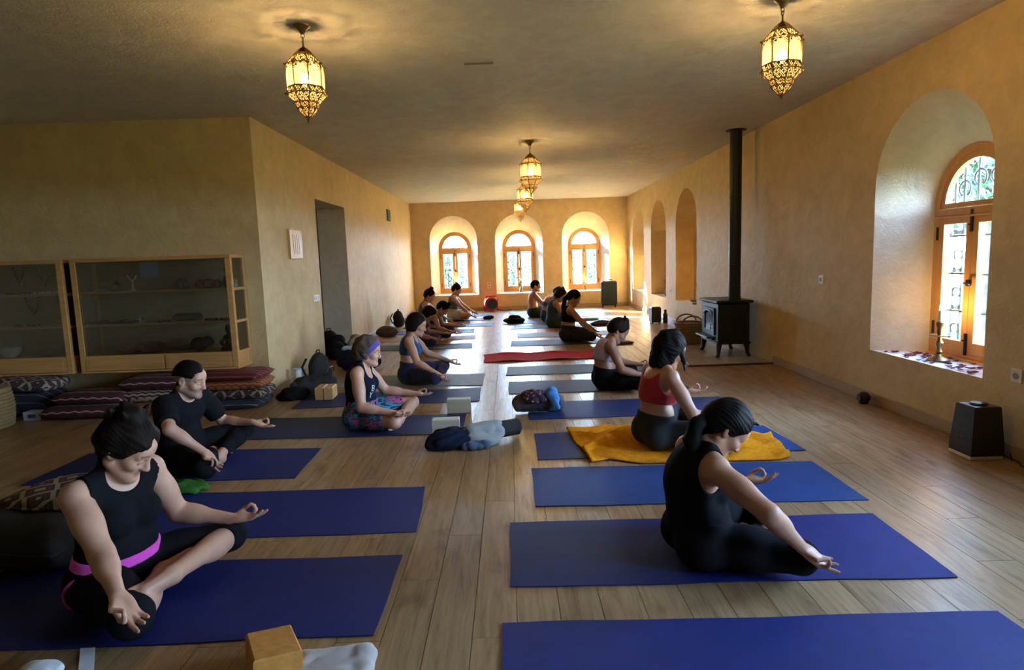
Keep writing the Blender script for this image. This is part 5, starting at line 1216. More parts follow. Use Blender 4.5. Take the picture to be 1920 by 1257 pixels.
# ------------------------------------------------------------------ kilim cushions
def kilim(name, base, line, alt, kind):
    m, nt, b = mat_new(name); tc = nt.nodes.new('ShaderNodeTexCoord').outputs['Object']; sx = nt.nodes.new('ShaderNodeSeparateXYZ'); nt.links.new(tc, sx.inputs[0])
    x, y, z = sx.outputs
    yy = math_n(nt, 'ADD', y, math_n(nt, 'MULTIPLY', z, 1.2))
    if kind == 'wave':
        zz = math_n(nt, 'ADD', yy, math_n(nt, 'MULTIPLY', math_n(nt, 'SINE', math_n(nt, 'MULTIPLY', x, 60.0)), 0.008))
        s = math_n(nt, 'PINGPONG', math_n(nt, 'MULTIPLY', zz, 14.0), 1.0)
        c = ramp(nt, s, [(0.0, line), (0.10, line), (0.14, base), (0.62, base), (0.66, alt), (0.84, alt), (0.88, base)])
    elif kind == 'zig':
        zz = math_n(nt, 'ADD', yy, math_n(nt, 'MULTIPLY', math_n(nt, 'PINGPONG', math_n(nt, 'MULTIPLY', x, 26.0), 1.0), 0.022))
        s = math_n(nt, 'PINGPONG', math_n(nt, 'MULTIPLY', zz, 34.0), 1.0)
        c = ramp(nt, s, [(0.0, line), (0.40, line), (0.46, base), (1.0, base)])
    elif kind == 'diamond':
        a = math_n(nt, 'PINGPONG', math_n(nt, 'MULTIPLY', x, 11.0), 1.0); d = math_n(nt, 'PINGPONG', math_n(nt, 'MULTIPLY', y, 11.0), 1.0)
        s = math_n(nt, 'PINGPONG', math_n(nt, 'MULTIPLY', math_n(nt, 'ADD', a, d), 2.2), 1.0)
        c = ramp(nt, s, [(0.0, line), (0.34, line), (0.40, base), (0.8, base), (0.86, alt)])
    else:
        s = math_n(nt, 'PINGPONG', math_n(nt, 'MULTIPLY', yy, 9.0), 1.0)
        c = ramp(nt, s, [(0.0, alt), (0.07, alt), (0.10, base), (0.5, base), (0.53, line), (0.57, line), (0.60, base)])
    n = noise(nt, 160, 2, 0.6, tc); c = mix(nt, c, ramp(nt, n, [(0.3, (0.7, 0.7, 0.7)), (0.7, (1, 1, 1))]), 0.8, 'MULTIPLY')
    nt.links.new(c, b.inputs['Base Color']); b.inputs['Roughness'].default_value = 0.9; bump(nt, b, n, 0.5, 0.003); return m
KM = {'wave': kilim('kilim_wave', (0.075, 0.010, 0.016), (0.42, 0.33, 0.25), (0.035, 0.008, 0.014), 'wave'), 'zig': kilim('kilim_zigzag', (0.065, 0.010, 0.016), (0.40, 0.32, 0.23), (0.2, 0.05, 0.03), 'zig'), 'stripe': kilim('kilim_stripe', (0.15, 0.014, 0.016), (0.40, 0.26, 0.22), (0.28, 0.05, 0.02), 'stripe'),
      'diamond': kilim('kilim_diamond', (0.030, 0.022, 0.026), (0.34, 0.27, 0.20), (0.10, 0.03, 0.03), 'diamond'), 'rust': kilim('kilim_rust', (0.26, 0.045, 0.016), (0.42, 0.18, 0.05), (0.12, 0.015, 0.016), 'zig'), 'blue': kilim('kilim_blue', (0.018, 0.028, 0.045), (0.25, 0.28, 0.32), (0.03, 0.02, 0.03), 'stripe')}
def cushion(label, loc, rz, d, mt, tilt=(0, 0), name='floor_cushion', group='kilim cushions along the alcove wall', pinch=0.10):
    nu, nv = 26, 18; V = []; Fc = []
    for sgn in (1, -1):
        for j in range(nv+1):
            for i in range(nu+1):
                u, v = -1+2*i/nu, -1+2*j/nv
                t_ = (max(0, 1-abs(u)**5)*max(0, 1-abs(v)**4))**0.5
                e = 1-pinch*(1-t_)*(1-abs(abs(u)-abs(v)))
                V.append((u*d[0]/2*e, v*d[1]/2*e, d[2]/2+sgn*d[2]/2*t_*(1+0.05*math.sin(u*7+v*5))))
    n = (nu+1)*(nv+1); I = lambda i, j: j*(nu+1)+i
    for j in range(nv):
        for i in range(nu): Fc.append((I(i, j), I(i+1, j), I(i+1, j+1), I(i, j+1))); Fc.append((n+I(i, j), n+I(i, j+1), n+I(i+1, j+1), n+I(i+1, j)))
    mb = MB().add(V, Fc); o = mb.build(name, mt, None, True); bm = bmesh.new(); bm.from_mesh(o.data); bmesh.ops.remove_doubles(bm, verts=bm.verts, dist=0.0006); bm.to_mesh(o.data); bm.free()
    for f in o.data.polygons: f.use_smooth = True
    o.location = loc; o.rotation_euler = (tilt[0], tilt[1], rz); edge = MB()
    tag(o, label, 'cushion', group)
    pts = [((u*d[0]/2*(1-pinch*(1-abs(abs(u)-abs(v))))), (v*d[1]/2*(1-pinch*(1-abs(abs(u)-abs(v))))), d[2]/2) for u, v in [(-1, -1), (-0.5, -1), (0, -1), (0.5, -1), (1, -1), (1, -0.5), (1, 0), (1, 0.5), (1, 1), (0.5, 1), (0, 1), (-0.5, 1), (-1, 1), (-1, 0.5), (-1, 0), (-1, -0.5)]]
    MB().tube(pts, 0.006, 6, True).build('piping', mt, o, True)
    return o
cushion('lower maroon wave-striped cushion of the left pile', (-4.02, 5.93, 0.001), 0.03, (0.78, 0.52, 0.13), KM['wave'])
cushion('upper maroon wave-striped cushion of the left pile', (-3.96, 5.98, 0.118), -0.03, (0.72, 0.50, 0.125), KM['wave'])
cushion('bottom cushion of the middle pile, red diamond weave', (-3.36, 6.02, 0.001), -0.04, (0.82, 0.54, 0.125), KM['rust'])
cushion('middle cushion of the middle pile with pale zigzags', (-3.33, 6.04, 0.115), 0.03, (0.80, 0.52, 0.125), KM['zig'])
cushion('top maroon cushion of the middle pile', (-3.36, 6.06, 0.228), -0.02, (0.78, 0.50, 0.12), KM['wave'])
cushion('bottom dark blue cushion of the pile at the wall corner', (-2.74, 6.10, 0.001), 0.06, (0.66, 0.48, 0.105), KM['blue'])
cushion('second cushion of the corner pile, grey diamond weave', (-2.70, 6.12, 0.094), -0.03, (0.68, 0.48, 0.10), KM['diamond'])
cushion('third cushion of the corner pile with rust-coloured ends', (-2.72, 6.13, 0.182), 0.04, (0.66, 0.48, 0.10), KM['rust'])
cushion('topmost red striped cushion of the corner pile', (-2.74, 6.14, 0.270), -0.05, (0.68, 0.48, 0.09), KM['stripe'])
cushion('dark cushion leaning over the woven basket', (-4.72, 6.08, 0.24), 0.1, (0.62, 0.45, 0.12), KM['diamond'], (0, R(4)))
cushion('dark cushion lying behind the woven basket', (-4.78, 6.12, 0.001), 0.0, (0.62, 0.5, 0.24), KM['blue'])
o = cushion('big dark floor cushion with patterned top behind the front left woman', (-2.30, 2.98, 0.001), R(-14), (0.72, 0.62, 0.25), FB['charcoal'], (0, 0), 'floor_cushion', None)
cushion('patterned kilim cushion lying on the big dark floor cushion', (-2.24, 3.08, 0.215), R(-12), (0.58, 0.46, 0.09), KM['diamond'], (0, R(-3)), 'floor_cushion', None)

# ------------------------------------------------------------------ woven basket and tissue box
t = empty('woven_basket', (-4.80, 5.52, 0)); M['straw'] = simple('woven_straw', (0.33, 0.22, 0.10), 0.75, 0, 0.35, 60, 0.8, 220)
for k in range(11):
    z = 0.017+k*0.031; r = 0.255+0.018*math.sin(k*0.3)
    MB().tube([(r*math.cos(2*PI*j/40), r*math.sin(2*PI*j/40), z) for j in range(40)], 0.0175, 8, True).build('coil', M['straw'], t, True)
MB().lathe([(0.24, 0.0), (0.25, 0.01), (0.245, 0.02)], 32).build('base', M['straw'], t)
MB().lathe([(0.02, 0.372), (0.18, 0.368), (0.262, 0.352), (0.262, 0.340), (0.18, 0.350)], 40).build('lid', M['straw'], t, True)
tag(t, 'round coiled straw basket with a lid at the left edge', 'basket')
t = empty('tissue_box', (-4.50, 5.82, 0), 0.1)
MB().box((0, 0, 0.04), (0.15, 0.11, 0.08), ch=0.004).build('carton', simple('pale_blue_carton', (0.45, 0.56, 0.68), 0.6), t)
MB().box((0, -0.056, 0.04), (0.07, 0.002, 0.03)).build('printed_band', simple('blue_print', (0.05, 0.12, 0.35), 0.6), t)
tag(t, 'small pale blue tissue box on the floor by the basket', 'box')

# ------------------------------------------------------------------ iron stove, pipe and hearth
t = empty('hearth', (2.64, 8.28, 0))
M['hearth'] = simple('hearth_stone', (0.34, 0.25, 0.155), 0.35, 0, 0.25, 5, 0.1, 40)
for i in range(2):
    for j in range(3):
        MB().box((-0.245+0.49*i, -0.57+0.57*j, 0.005), (0.484, 0.564, 0.01), ch=0.003).build('tile', M['hearth'], t)
MB().box((-0.03, -0.872, 0.009), (1.06, 0.03, 0.018), ch=0.004).build('edge_strip', simple('dark_edge', (0.05, 0.032, 0.02), 0.5), t)
MB().box((-0.51, 0.0, 0.009), (0.03, 1.72, 0.018), ch=0.004).build('edge_strip', bpy.data.materials['dark_edge'], t)
tag(t, 'stone hearth slab with dark edging under the stove', 'hearth')
M['stove'] = simple('black_cast_iron', (0.016, 0.019, 0.021), 0.42, 0.4, 0.2, 20, 0.15, 120)
SX, SY, SZ = 2.82, 8.27, 0.010
t = empty('wood_stove', (SX, SY, SZ))
MB().box((0, 0, 0.435), (0.40, 0.66, 0.50), ch=0.012).build('body', M['stove'], t)
MB().box((0, 0, 0.705), (0.47, 0.74, 0.035), ch=0.010).build('top_plate', M['stove'], t)
MB().box((0, 0, 0.178), (0.43, 0.69, 0.03), ch=0.008).build('base_moulding', M['stove'], t)
for sx in (-1, 1):
    for sy in (-1, 1):
        MB().tube([(sx*0.165, sy*0.295, 0.19), (sx*0.18, sy*0.31, 0.12), (sx*0.185, sy*0.315, 0.05), (sx*0.205, sy*0.335, 0.0)], [0.042, 0.032, 0.022, 0.026], 8).build('leg', M['stove'], t, True)
fx = -0.203
d = empty('door', (fx, 0, 0.44), 0, t)
mb = MB(); mb.box((0, 0, 0.155), (0.03, 0.44, 0.05), ch=0.005).box((0, 0, -0.14), (0.03, 0.44, 0.06), ch=0.005).box((0, -0.195, 0.01), (0.03, 0.05, 0.28), ch=0.005).box((0, 0.195, 0.01), (0.03, 0.05, 0.28), ch=0.005); mb.tube([(-0.02, -0.17, 0.10), (-0.02, -0.09, 0.135), (-0.02, 0, 0.145), (-0.02, 0.09, 0.135), (-0.02, 0.17, 0.10)], 0.012, 8); mb.build('door_frame', M['stove'], d)
MB().box((-0.002, 0, 0.01), (0.006, 0.36, 0.25)).build('door_glass', simple('sooty_stove_glass', (0.045, 0.03, 0.018), 0.12, 0, 0.5, 6), d)
MB().tube([(-0.02, -0.19, -0.03), (-0.05, -0.19, -0.03), (-0.05, -0.19, -0.11)], 0.008, 8).build('door_handle', M['silver'], d, True)
MB().box((fx-0.05, 0, 0.245), (0.13, 0.50, 0.022), ch=0.006).build('ash_ledge', M['stove'], t)
MB().box((fx-0.004, 0, 0.212), (0.02, 0.30, 0.03), ch=0.004).build('air_slot', M['iron'], t)
mb = MB().lathe([(0.082, 0.722), (0.082, 0.75), (0.074, 0.755), (0.074, H-SZ)], 28, (0.045, -0.22, 0)); mb.build('flue_pipe', M['stove'], t, True)
for z in (1.15, 2.0): MB().lathe([(0.074, z), (0.0765, z+0.003), (0.0765, z+0.02), (0.074, z+0.023)], 28, (0.045, -0.22, 0)).build('pipe_joint', M['stove'], t, True)
MB().lathe([(0.075, H-SZ-0.012), (0.125, H-SZ-0.008), (0.125, H-SZ-0.002), (0.075, H-SZ-0.001)], 28, (0.045, -0.22, 0)).build('ceiling_collar', M['stove'], t, True)
tag(t, 'black cast iron wood stove with a tall flue pipe', 'stove')
# log basket
t = empty('log_basket', (2.66, 9.36, 0)); M['seagrass'] = simple('seagrass', (0.26, 0.155, 0.07), 0.8, 0, 0.3, 50, 0.8, 200)
for k in range(9):
    z = 0.016+k*0.036; r = 0.155+0.006*k
    MB().tube([(r*math.cos(2*PI*j/28), r*math.sin(2*PI*j/28), z) for j in range(28)], 0.019, 6, True).build('coil', M['seagrass'], t, True)
MB().lathe([(0.14, 0.0), (0.15, 0.008), (0.14, 0.014)], 24).build('base', M['seagrass'], t)
for s in (-1, 1):
    MB().tube([(0.20*math.cos(a)*0.75, s*0.17, 0.31+0.11*math.sin(a)) for a in [PI*k/10 for k in range(11)]], 0.012, 6).build('handle', M['seagrass'], t, True)
tag(t, 'brown woven log basket with loop handles beside the stove', 'basket')

# ------------------------------------------------------------------ air purifier, ball speaker, far heater, bottle, suitcase, reel
t = empty('air_purifier', (2.955, 3.915, 0), 0.0)
b0, b1, hh = (0.105, 0.10), (0.085, 0.082), 0.335
mb = MB(); vs = []
for (a, b_), z in ((b0, 0.025), ((b0[0]*1.0, b0[1]*1.0), 0.07), (b1, hh-0.006), ((b1[0]-0.006, b1[1]-0.006), hh)):
    vs += [(-a, -b_, z), (a, -b_, z), (a, b_, z), (-a, b_, z)]
fs = [(3, 2, 1, 0), (12, 13, 14, 15)]
for l in range(3):
    for i in range(4): j = (i+1) % 4; fs.append((l*4+i, l*4+j, l*4+4+j, l*4+4+i))
mb.add(vs, fs); body_ = mb.build('housing', M['black_plastic'], t)
MB().box((-0.004, 0, 0.013), (0.205, 0.195, 0.026), ch=0.006).build('base', M['white_plastic'], t)
MB().lathe([(0.045, hh-0.002), (0.052, hh+0.004), (0.045, hh+0.014), (0.02, hh+0.016)], 24).build('control_dial', M['black_plastic'], t, True)
for i in range(3):
    for j in range(3): MB().lathe([(0.006, 0), (0.006, 0.003)], 8, M=Matrix.Translation((-0.099+0.006*i*0-0.003+0.0035*j, -0.04+0.03*i, 0.12+0.03*j)) @ Matrix.Rotation(-PI/2, 4, 'Y')).build('button', M['white_plastic'] if False else simple('grey_button_%d%d' % (i, j), (0.05, 0.055, 0.06), 0.4), t)
MB().tube([(0.10, -0.02, 0.03), (0.15, -0.06, 0.008), (0.15, -0.16, 0.006), (0.10, -0.24, 0.006), (0.14, -0.32, 0.006), (0.155, -0.40, 0.01)], 0.005, 6).tube([(0.10, 0.0, 0.05), (0.15, -0.03, 0.09), (0.155, -0.08, 0.04), (0.13, -0.13, 0.006)], 0.004, 6).build('power_cord', M['black_plastic'], t, True)
tag(t, 'black tapered air purifier on the floor by the right wall', 'air purifier')
t = empty('ball_speaker', (3.04, 5.36, 0))
MB().ball((0, 0, 0.052), (0.055, 0.055, 0.052), 16, 10).build('shell', M['black_plastic'], t, True)
MB().lathe([(0.035, 0.0), (0.038, 0.006), (0.02, 0.01)], 16).build('foot_ring', M['black_plastic'], t)
MB().lathe([(0.032, 0), (0.036, 0.004), (0.03, 0.008), (0.01, 0.005)], 16, M=Matrix.Translation((-0.046, -0.012, 0.055)) @ Matrix.Rotation(-PI/2, 4, 'Y')).build('grille', M['iron'], t, True)
tag(t, 'small round black speaker against the right baseboard', 'speaker')
t = empty('fan_heater', (2.80, 12.2, 0), 0.1)
MB().box((0, 0, 0.17), (0.19, 0.16, 0.30), ch=0.02).build('housing', M['black_plastic'], t); MB().box((0.03, -0.083, 0.19), (0.06, 0.01, 0.18), ch=0.003).build('side_vent', M['iron'], t)
for s in (-1, 1): MB().box((s*0.07, 0, 0.01), (0.03, 0.15, 0.02), ch=0.004).build('foot', M['black_plastic'], t)
tag(t, 'small black heater on the floor in front of a niche', 'heater')
t = empty('drink_bottle', (3.0, 12.2, 0))
MB().lathe([(0.04, 0.0), (0.045, 0.01), (0.045, 0.17), (0.025, 0.20), (0.022, 0.22)], 16).build('flask', M['black_plastic'], t, True); MB().lathe([(0.027, 0.22), (0.027, 0.255), (0.02, 0.26)], 16).build('cap', M['iron'], t, True)
tag(t, 'black drinking bottle beside the small heater', 'bottle')
t = empty('suitcase', (2.55, 16.30, 0), R(-4)); M['case_blue'] = simple('blue_grey_shell', (0.016, 0.024, 0.032), 0.5, spec=0.2)
MB().box((0, 0, 0.37), (0.40, 0.25, 0.62), ch=0.03).build('shell', M['case_blue'], t)
for x in (-0.12, -0.04, 0.04, 0.12): MB().box((x, -0.127, 0.37), (0.025, 0.012, 0.52), ch=0.004).build('rib', M['case_blue'], t)
for sx in (-1, 1):
    for sy in (-1, 1): MB().tube([(sx*0.16-0.012, sy*0.09, 0.028), (sx*0.16+0.012, sy*0.09, 0.028)], 0.028, 12).box((sx*0.16, sy*0.09, 0.05), (0.02, 0.04, 0.03)).build('wheel', M['iron'], t)
MB().tube([(-0.09, 0.0, 0.68), (-0.09, 0, 0.71), (0.09, 0, 0.71), (0.09, 0, 0.68)], 0.010, 8).build('handle', M['iron'], t, True)
tag(t, 'blue-grey upright suitcase on wheels by the back wall', 'suitcase')
t = empty('cable_reel', (-0.48, 16.25, 0), R(10)); M['reel_red'] = simple('red_plastic', (0.30, 0.018, 0.03), 0.4)
MB().tube([(-0.18, 0.0, 0.01), (-0.20, 0, 0.10), (-0.17, 0, 0.26), (-0.14, 0, 0.385), (0.12, 0, 0.39), (0.14, 0, 0.30), (0.15, 0, 0.02)], 0.02, 8).build('carry_frame', M['reel_red'], t, True)
MB().lathe([(0.12, -0.09), (0.175, -0.085), (0.175, 0.085), (0.12, 0.09)], 28, M=Matrix.Translation((-0.02, 0, 0.19)) @ Matrix.Rotation(PI/2, 4, 'X')).build('drum', M['reel_red'], t, True)
MB().lathe([(0.13, -0.005), (0.135, 0.0), (0.13, 0.012), (0.03, 0.014)], 28, M=Matrix.Translation((0.0, -0.09, 0.19)) @ Matrix.Rotation(PI/2, 4, 'X')).build('socket_plate', M['black_plastic'], t, True)
MB().tube([(0.13, -0.03, 0.04), (0.22, -0.05, 0.03), (0.30, 0.0, 0.012), (0.38, 0.05, 0.01), (0.46, 0.02, 0.012), (0.52, 0.06, 0.012)], 0.012, 6).build('cable', M['black_plastic'], t, True)
tag(t, 'red cable reel with a black face on the floor under the windows', 'cable reel')

# ------------------------------------------------------------------ wall fittings
def plate_thing(name, label, cat, loc, rz, w, h, kind):
    t = empty(name, loc, rz)
    MB().box((0, -0.004, 0), (w, 0.008, h), ch=0.002).build('plate', M['white_plastic'], t)
    if kind == 'socket':
        MB().lathe([(0.021, 0), (0.021, 0.004), (0.016, 0.005), (0.015, 0.001)], 16, M=Matrix.Translation((0, -0.008, 0)) @ Matrix.Rotation(PI/2, 4, 'X')).build('socket_face', simple('grey_socket', (0.30, 0.29, 0.27), 0.5), t)
    elif kind == 'double':
        for z in (-0.04, 0.04): MB().lathe([(0.024, 0), (0.024, 0.004), (0.018, 0.005), (0.016, 0.001)], 16, M=Matrix.Translation((0, -0.008, z)) @ Matrix.Rotation(PI/2, 4, 'X')).build('socket_face', bpy.data.materials['grey_socket'], t)
    else:
        for i in range(kind): MB().box(((i-(kind-1)/2)*0.075, -0.010, 0), (0.05, 0.008, h*0.62), ch=0.002).build('rocker', M['white_plastic'], t)
    return tag(t, label, cat)
plate_thing('wall_socket', 'white wall socket to the right of the stove', 'socket', (XR-0.0005, 6.32, 1.04), -PI/2, 0.085, 0.085, 'socket')
plate_thing('wall_socket', 'white wall socket at the right picture edge', 'socket', (XR-0.0005, 3.83, 0.53), -PI/2, 0.085, 0.085, 'socket')
plate_thing('double_socket', 'pale double socket on the back wall above the red reel', 'socket', (-0.54, YB-0.0005, 0.66), 0, 0.09, 0.17, 'double')
plate_thing('light_switch', 'row of three switches beside the doorway', 'switch', (XL+0.0005, 8.25, 0.92), PI/2, 0.25, 0.085, 3)
plate_thing('niche_socket', 'small white socket between two niches', 'socket', (XR-0.0005, 12.24, 0.62), -PI/2, 0.085, 0.085, 'socket')
t = empty('wooden_plaque', (XL+0.0005, 7.55, 1.60), PI/2)
MB().box((0, -0.014, 0), (0.42, 0.028, 0.34), ch=0.005).build('board', wood('plaque_pine', (0.50, 0.27, 0.08), (0.64, 0.38, 0.13), 'Z', 0.45), t)
for k in range(4): MB().box((-0.10+0.067*k, -0.029, 0.0), (0.012, 0.004, 0.24-0.03*(k % 2)), ch=0.001).build('groove_bar', bpy.data.materials['plaque_pine'], t)
tag(t, 'honey wooden plaque hanging on the left wall', 'plaque')
t = empty('green_plaque', (XL+0.0005, 13.62, 2.34), PI/2)
MB().box((0, -0.012, 0), (0.34, 0.024, 0.24), ch=0.004).build('panel', simple('dark_green_panel', (0.03, 0.055, 0.05), 0.5), t)
for k in range(4): MB().box((0.0, -0.026, 0.06-0.04*k), (0.26-0.03*(k % 2), 0.005, 0.016), ch=0.001).build('louvre', simple('green_louvre_%d' % k, (0.05, 0.09, 0.08), 0.5), t)
tag(t, 'small dark green vent plaque high on the left wall', 'vent')
tag(MB().box((-0.18, 5.02, H-0.003), (0.22, 0.035, 0.008), ch=0.002).build('ceiling_slot', simple('slot_grey', (0.20, 0.18, 0.15), 0.7)), 'thin grey slot vent in the ceiling between the front lanterns', 'vent')

# ------------------------------------------------------------------ things on sills and in niches
def candlestick(label, loc, s=1.0, plate_r=0.055):
    t = empty('candlestick', loc, 0, None, s)
    MB().lathe([(0.062, 0), (0.064, 0.006), (0.05, 0.014), (0.022, 0.026), (0.013, 0.04), (0.020, 0.055), (0.013, 0.07), (0.018, 0.095), (0.022, 0.11), (0.012, 0.13), (0.010, 0.15)], 24).build('base_stem', M['brass'], t, True)
    MB().lathe([(0.012, 0.148), (plate_r, 0.152), (plate_r+0.004, 0.158), (0.012, 0.158)], 24).build('drip_pan', M['brass'], t, True)
    MB().lathe([(0.012, 0.158), (0.016, 0.18), (0.012, 0.20), (0.020, 0.215), (0.023, 0.235), (0.014, 0.24)], 20).build('cup', M['brass'], t, True)
    c = MB().lathe([(0.0125, 0.235), (0.0125, 0.305), (0.010, 0.312), (0.003, 0.312)], 14).build('candle', M['wax'], t, True)
    MB().lathe([(0.001, 0.312), (0.006, 0.322), (0.0065, 0.330), (0.003, 0.345), (0.0006, 0.356)], 10).build('flame', M['flame'], c, True)
    return tag(t, label, 'candlestick')
candlestick('brass candlestick with a lit candle on the petal-strewn sill', (XR+0.17, 4.80, 0.463), 1.25)
candlestick('slim candlestick with a lit candle in the nearest niche', (XR+0.10, 10.82, 0.462), 1.5, 0.03)
candlestick('candlestick with a lit candle on the leftmost back sill', (-1.40, YB+0.2, 0.442), 1.2, 0.03)
candlestick('pale candlestick on the sill of the right back window', (2.02, YB+0.2, 0.442), 0.9, 0.03)
M['petal'] = simple('dried_rose_petal', (0.14, 0.012, 0.022), 0.8, 0, 0.5, 40)
pet = None; rs = random.Random(5); group_ = 'rose petals scattered on the large window sill'
pm = MB(); n_ = 9; vs = [(0, 0, 0.004)]
for k in range(n_): a = 2*PI*k/n_; vs.append((0.020*math.cos(a)*(1 if k else 1.3), 0.014*math.sin(a), 0.010+0.003*math.sin(2*a)))
vs += [(v[0], v[1], v[2]-0.0015) for v in vs]
pm.add(vs, [(0, 1+k, 1+(k+1) % n_) for k in range(n_)]+[(n_+1, n_+2+(k+1) % n_, n_+2+k) for k in range(n_)]+[(1+k, n_+2+k, n_+2+(k+1) % n_, 1+(k+1) % n_) for k in range(n_)])
pmesh = pm.mesh('rose_petal'); pmesh.materials.append(M['petal'])
for k in range(46):
    u = rs.uniform(0.03, 0.33); w = 0.62-0.20*u/0.36; y = 4.775+rs.uniform(-w, w)*0.92
    if abs(u-0.17) < 0.09 and abs(y-4.80) < 0.10: continue
    o = link(bpy.data.objects.new('rose_petal', pmesh)); o.location = (XR+u, y, 0.4595-0.005*0+(-0.005)*u/0.36+0.0); o.rotation_euler = (0, 0, rs.uniform(0, 6.28)); o.scale = (rs.uniform(0.8, 1.5),)*3
    tag(o, 'dark red rose petal lying on the large right window sill', 'petal', group_)
def vase(label, loc, s, cols, mt, seed=0, wide=0.10):
    t = empty('flower_vase', loc, 0, None, s); rs = random.Random(seed)
    MB().lathe([(0.03, 0), (0.042, 0.02), (0.045, 0.06), (0.03, 0.11), (0.022, 0.14), (0.030, 0.155), (0.026, 0.155), (0.018, 0.14)], 20).build('vase_body', mt, t, True)
    stem = simple('flower_stem_%d' % seed, (0.05, 0.13, 0.03), 0.7)
    for k, c in enumerate(cols):
        a = 2*PI*k/len(cols)+0.4; r = wide*rs.uniform(0.4, 1.0); z = rs.uniform(0.26, 0.36); top = (r*math.cos(a), r*math.sin(a), z)
        st = MB().tube([(0, 0, 0.03), (0.1*top[0], 0.1*top[1], 0.15), top], 0.003, 5)
        for q in (0.5, 0.75):
            p = Vector((top[0]*q*0.8, top[1]*q*0.8, 0.15+(z-0.15)*q)); e = Vector((math.cos(a+q*6), math.sin(a+q*6), 0.5))*0.05
            w = Vector((-e.y, e.x, 0))*0.3; st.add([p, p+e*0.5+w, p+e, p+e*0.5-w], [(0, 1, 2, 3), (3, 2, 1, 0)])
        so = st.build('flower_stem', stem, t)
        b = MB()
        for j in range(7):
            an = 2*PI*j/7; b.ball((top[0]+0.018*math.cos(an), top[1]+0.018*math.sin(an), z+0.006), (0.016, 0.016, 0.011), 7, 5)
        b.ball((top[0], top[1], z+0.010), 0.012, 7, 5); b.build('blossom', c, so, True)
    return tag(t, label, 'vase')
FP = simple('peach_blossom', (0.62, 0.24, 0.16), 0.7); FR_ = simple('red_blossom', (0.45, 0.05, 0.04), 0.7); FW = simple('cream_blossom', (0.7, 0.55, 0.4), 0.7)
vase('vase of peach and cream flowers on the middle back sill', (0.30, YB+0.17, 0.436), 1.15, [FP, FW, FP, FR_, FP, FW], simple('clear_vase', (0.35, 0.28, 0.2), 0.2), 1)
vase('dark vase with orange-red flowers in the middle niche', (XR+0.10, 12.95, 0.462), 1.2, [FR_, FP, FR_], M['dark_stone'], 2, 0.06)
put('book', 'lower pale book lying in the nearest niche', 'book', MB().box((0, 0, 0.014), (0.15, 0.22, 0.028), ch=0.002), M['book_white'], (XR+0.12, 11.10, 0.462), 0.1, False)
put('book', 'upper brown book lying in the nearest niche', 'book', MB().box((0, 0, 0.012), (0.13, 0.19, 0.024), ch=0.002), M['bead'], (XR+0.12, 11.10, 0.4905), -0.1, False)

# ------------------------------------------------------------------ bags and clothes by the doorway
def backpack(label, loc, rz, mt, s=1.0, seed=0, lean=0):
    t = soft('backpack', label, 'backpack', mt, loc, rz, [ell((0, 0, 0.17*s), (0.15*s, 0.11*s, 0.19*s)), ell((0, -0.07*s, 0.12*s), (0.12*s, 0.07*s, 0.11*s)), ell((0, 0, 0.08*s), (0.16*s, 0.11*s, 0.10*s))], 0.009, 0.005, 22, None, seed)
    MB().tube([(-0.09*s, 0.10*s, 0.30*s), (-0.11*s, 0.15*s, 0.2*s), (-0.09*s, 0.11*s, 0.08*s)], 0.014*s, 6).build('strap', FB['charcoal'], t, True)
    MB().tube([(0.09*s, 0.10*s, 0.30*s), (0.11*s, 0.15*s, 0.2*s), (0.09*s, 0.11*s, 0.08*s)], 0.014*s, 6).build('strap', FB['charcoal'], t, True)
    MB().tube([(-0.04*s, 0, 0.345*s), (-0.03*s, 0, 0.385*s), (0.03*s, 0, 0.385*s), (0.04*s, 0, 0.345*s)], 0.008*s, 6).build('grab_loop', FB['charcoal'], t, True)
    MB().tube([(-0.11*s, -0.125*s, 0.12*s), (-0.06*s, -0.145*s, 0.19*s), (0.06*s, -0.145*s, 0.19*s), (0.11*s, -0.125*s, 0.12*s)], 0.004*s, 5).build('zip', M['black_plastic'], t, True)
    return t
backpack('black backpack standing just inside the doorway', (-2.72, 9.35, 0), R(60), FB['black'], 1.05, 3)
backpack('dark backpack leaning on the wall by the switches', (-2.22, 7.15, 0), R(80), FB['charcoal'], 1.0, 5)
backpack('grey rounded backpack against the far left wall', (-2.36, 13.2, 0), R(85), FB['charcoal'], 0.95, 8)
soft('coat_heap', 'heap of navy coats on the floor below the doorway', 'coats', FB['navy'], (-2.0, 8.05, 0), 0.3, [ell((0, 0, 0.10), (0.26, 0.20, 0.13)), ell((-0.12, 0.06, 0.17), (0.15, 0.12, 0.09)), ell((0.14, -0.05, 0.08), (0.16, 0.14, 0.10))], 0.010, 0.016, 24, None, 31)
soft('pale_blue_scarf', 'pale blue scarf lying on the navy coats', 'scarf', FB['iceblue'], (-2.12, 8.12, 0), 0.3, [ell((0, 0, 0.26), (0.09, 0.06, 0.035)), cone((0.05, -0.02, 0.26), (0.10, -0.08, 0.19), 0.035, 0.03)], 0.009, 0.010, 50, None, 32, None, True, 0.15)
soft('black_coat', 'black coat heaped inside the doorway beside the backpack', 'coat', FB['black'], (-2.50, 8.95, 0), 0.2, [ell((0, 0, 0.12), (0.17, 0.2, 0.14)), ell((0.0, 0.1, 0.22), (0.12, 0.12, 0.12))], 0.010, 0.014, 26, None, 33)
soft('beige_sweater', 'beige sweater crumpled at the right side of the doorway', 'sweater', FB['beige'], (-2.36, 9.45, 0), 0.2, [ell((0, 0, 0.12), (0.12, 0.14, 0.14)), ell((0.02, 0.02, 0.22), (0.09, 0.1, 0.08))], 0.010, 0.014, 28, None, 34)
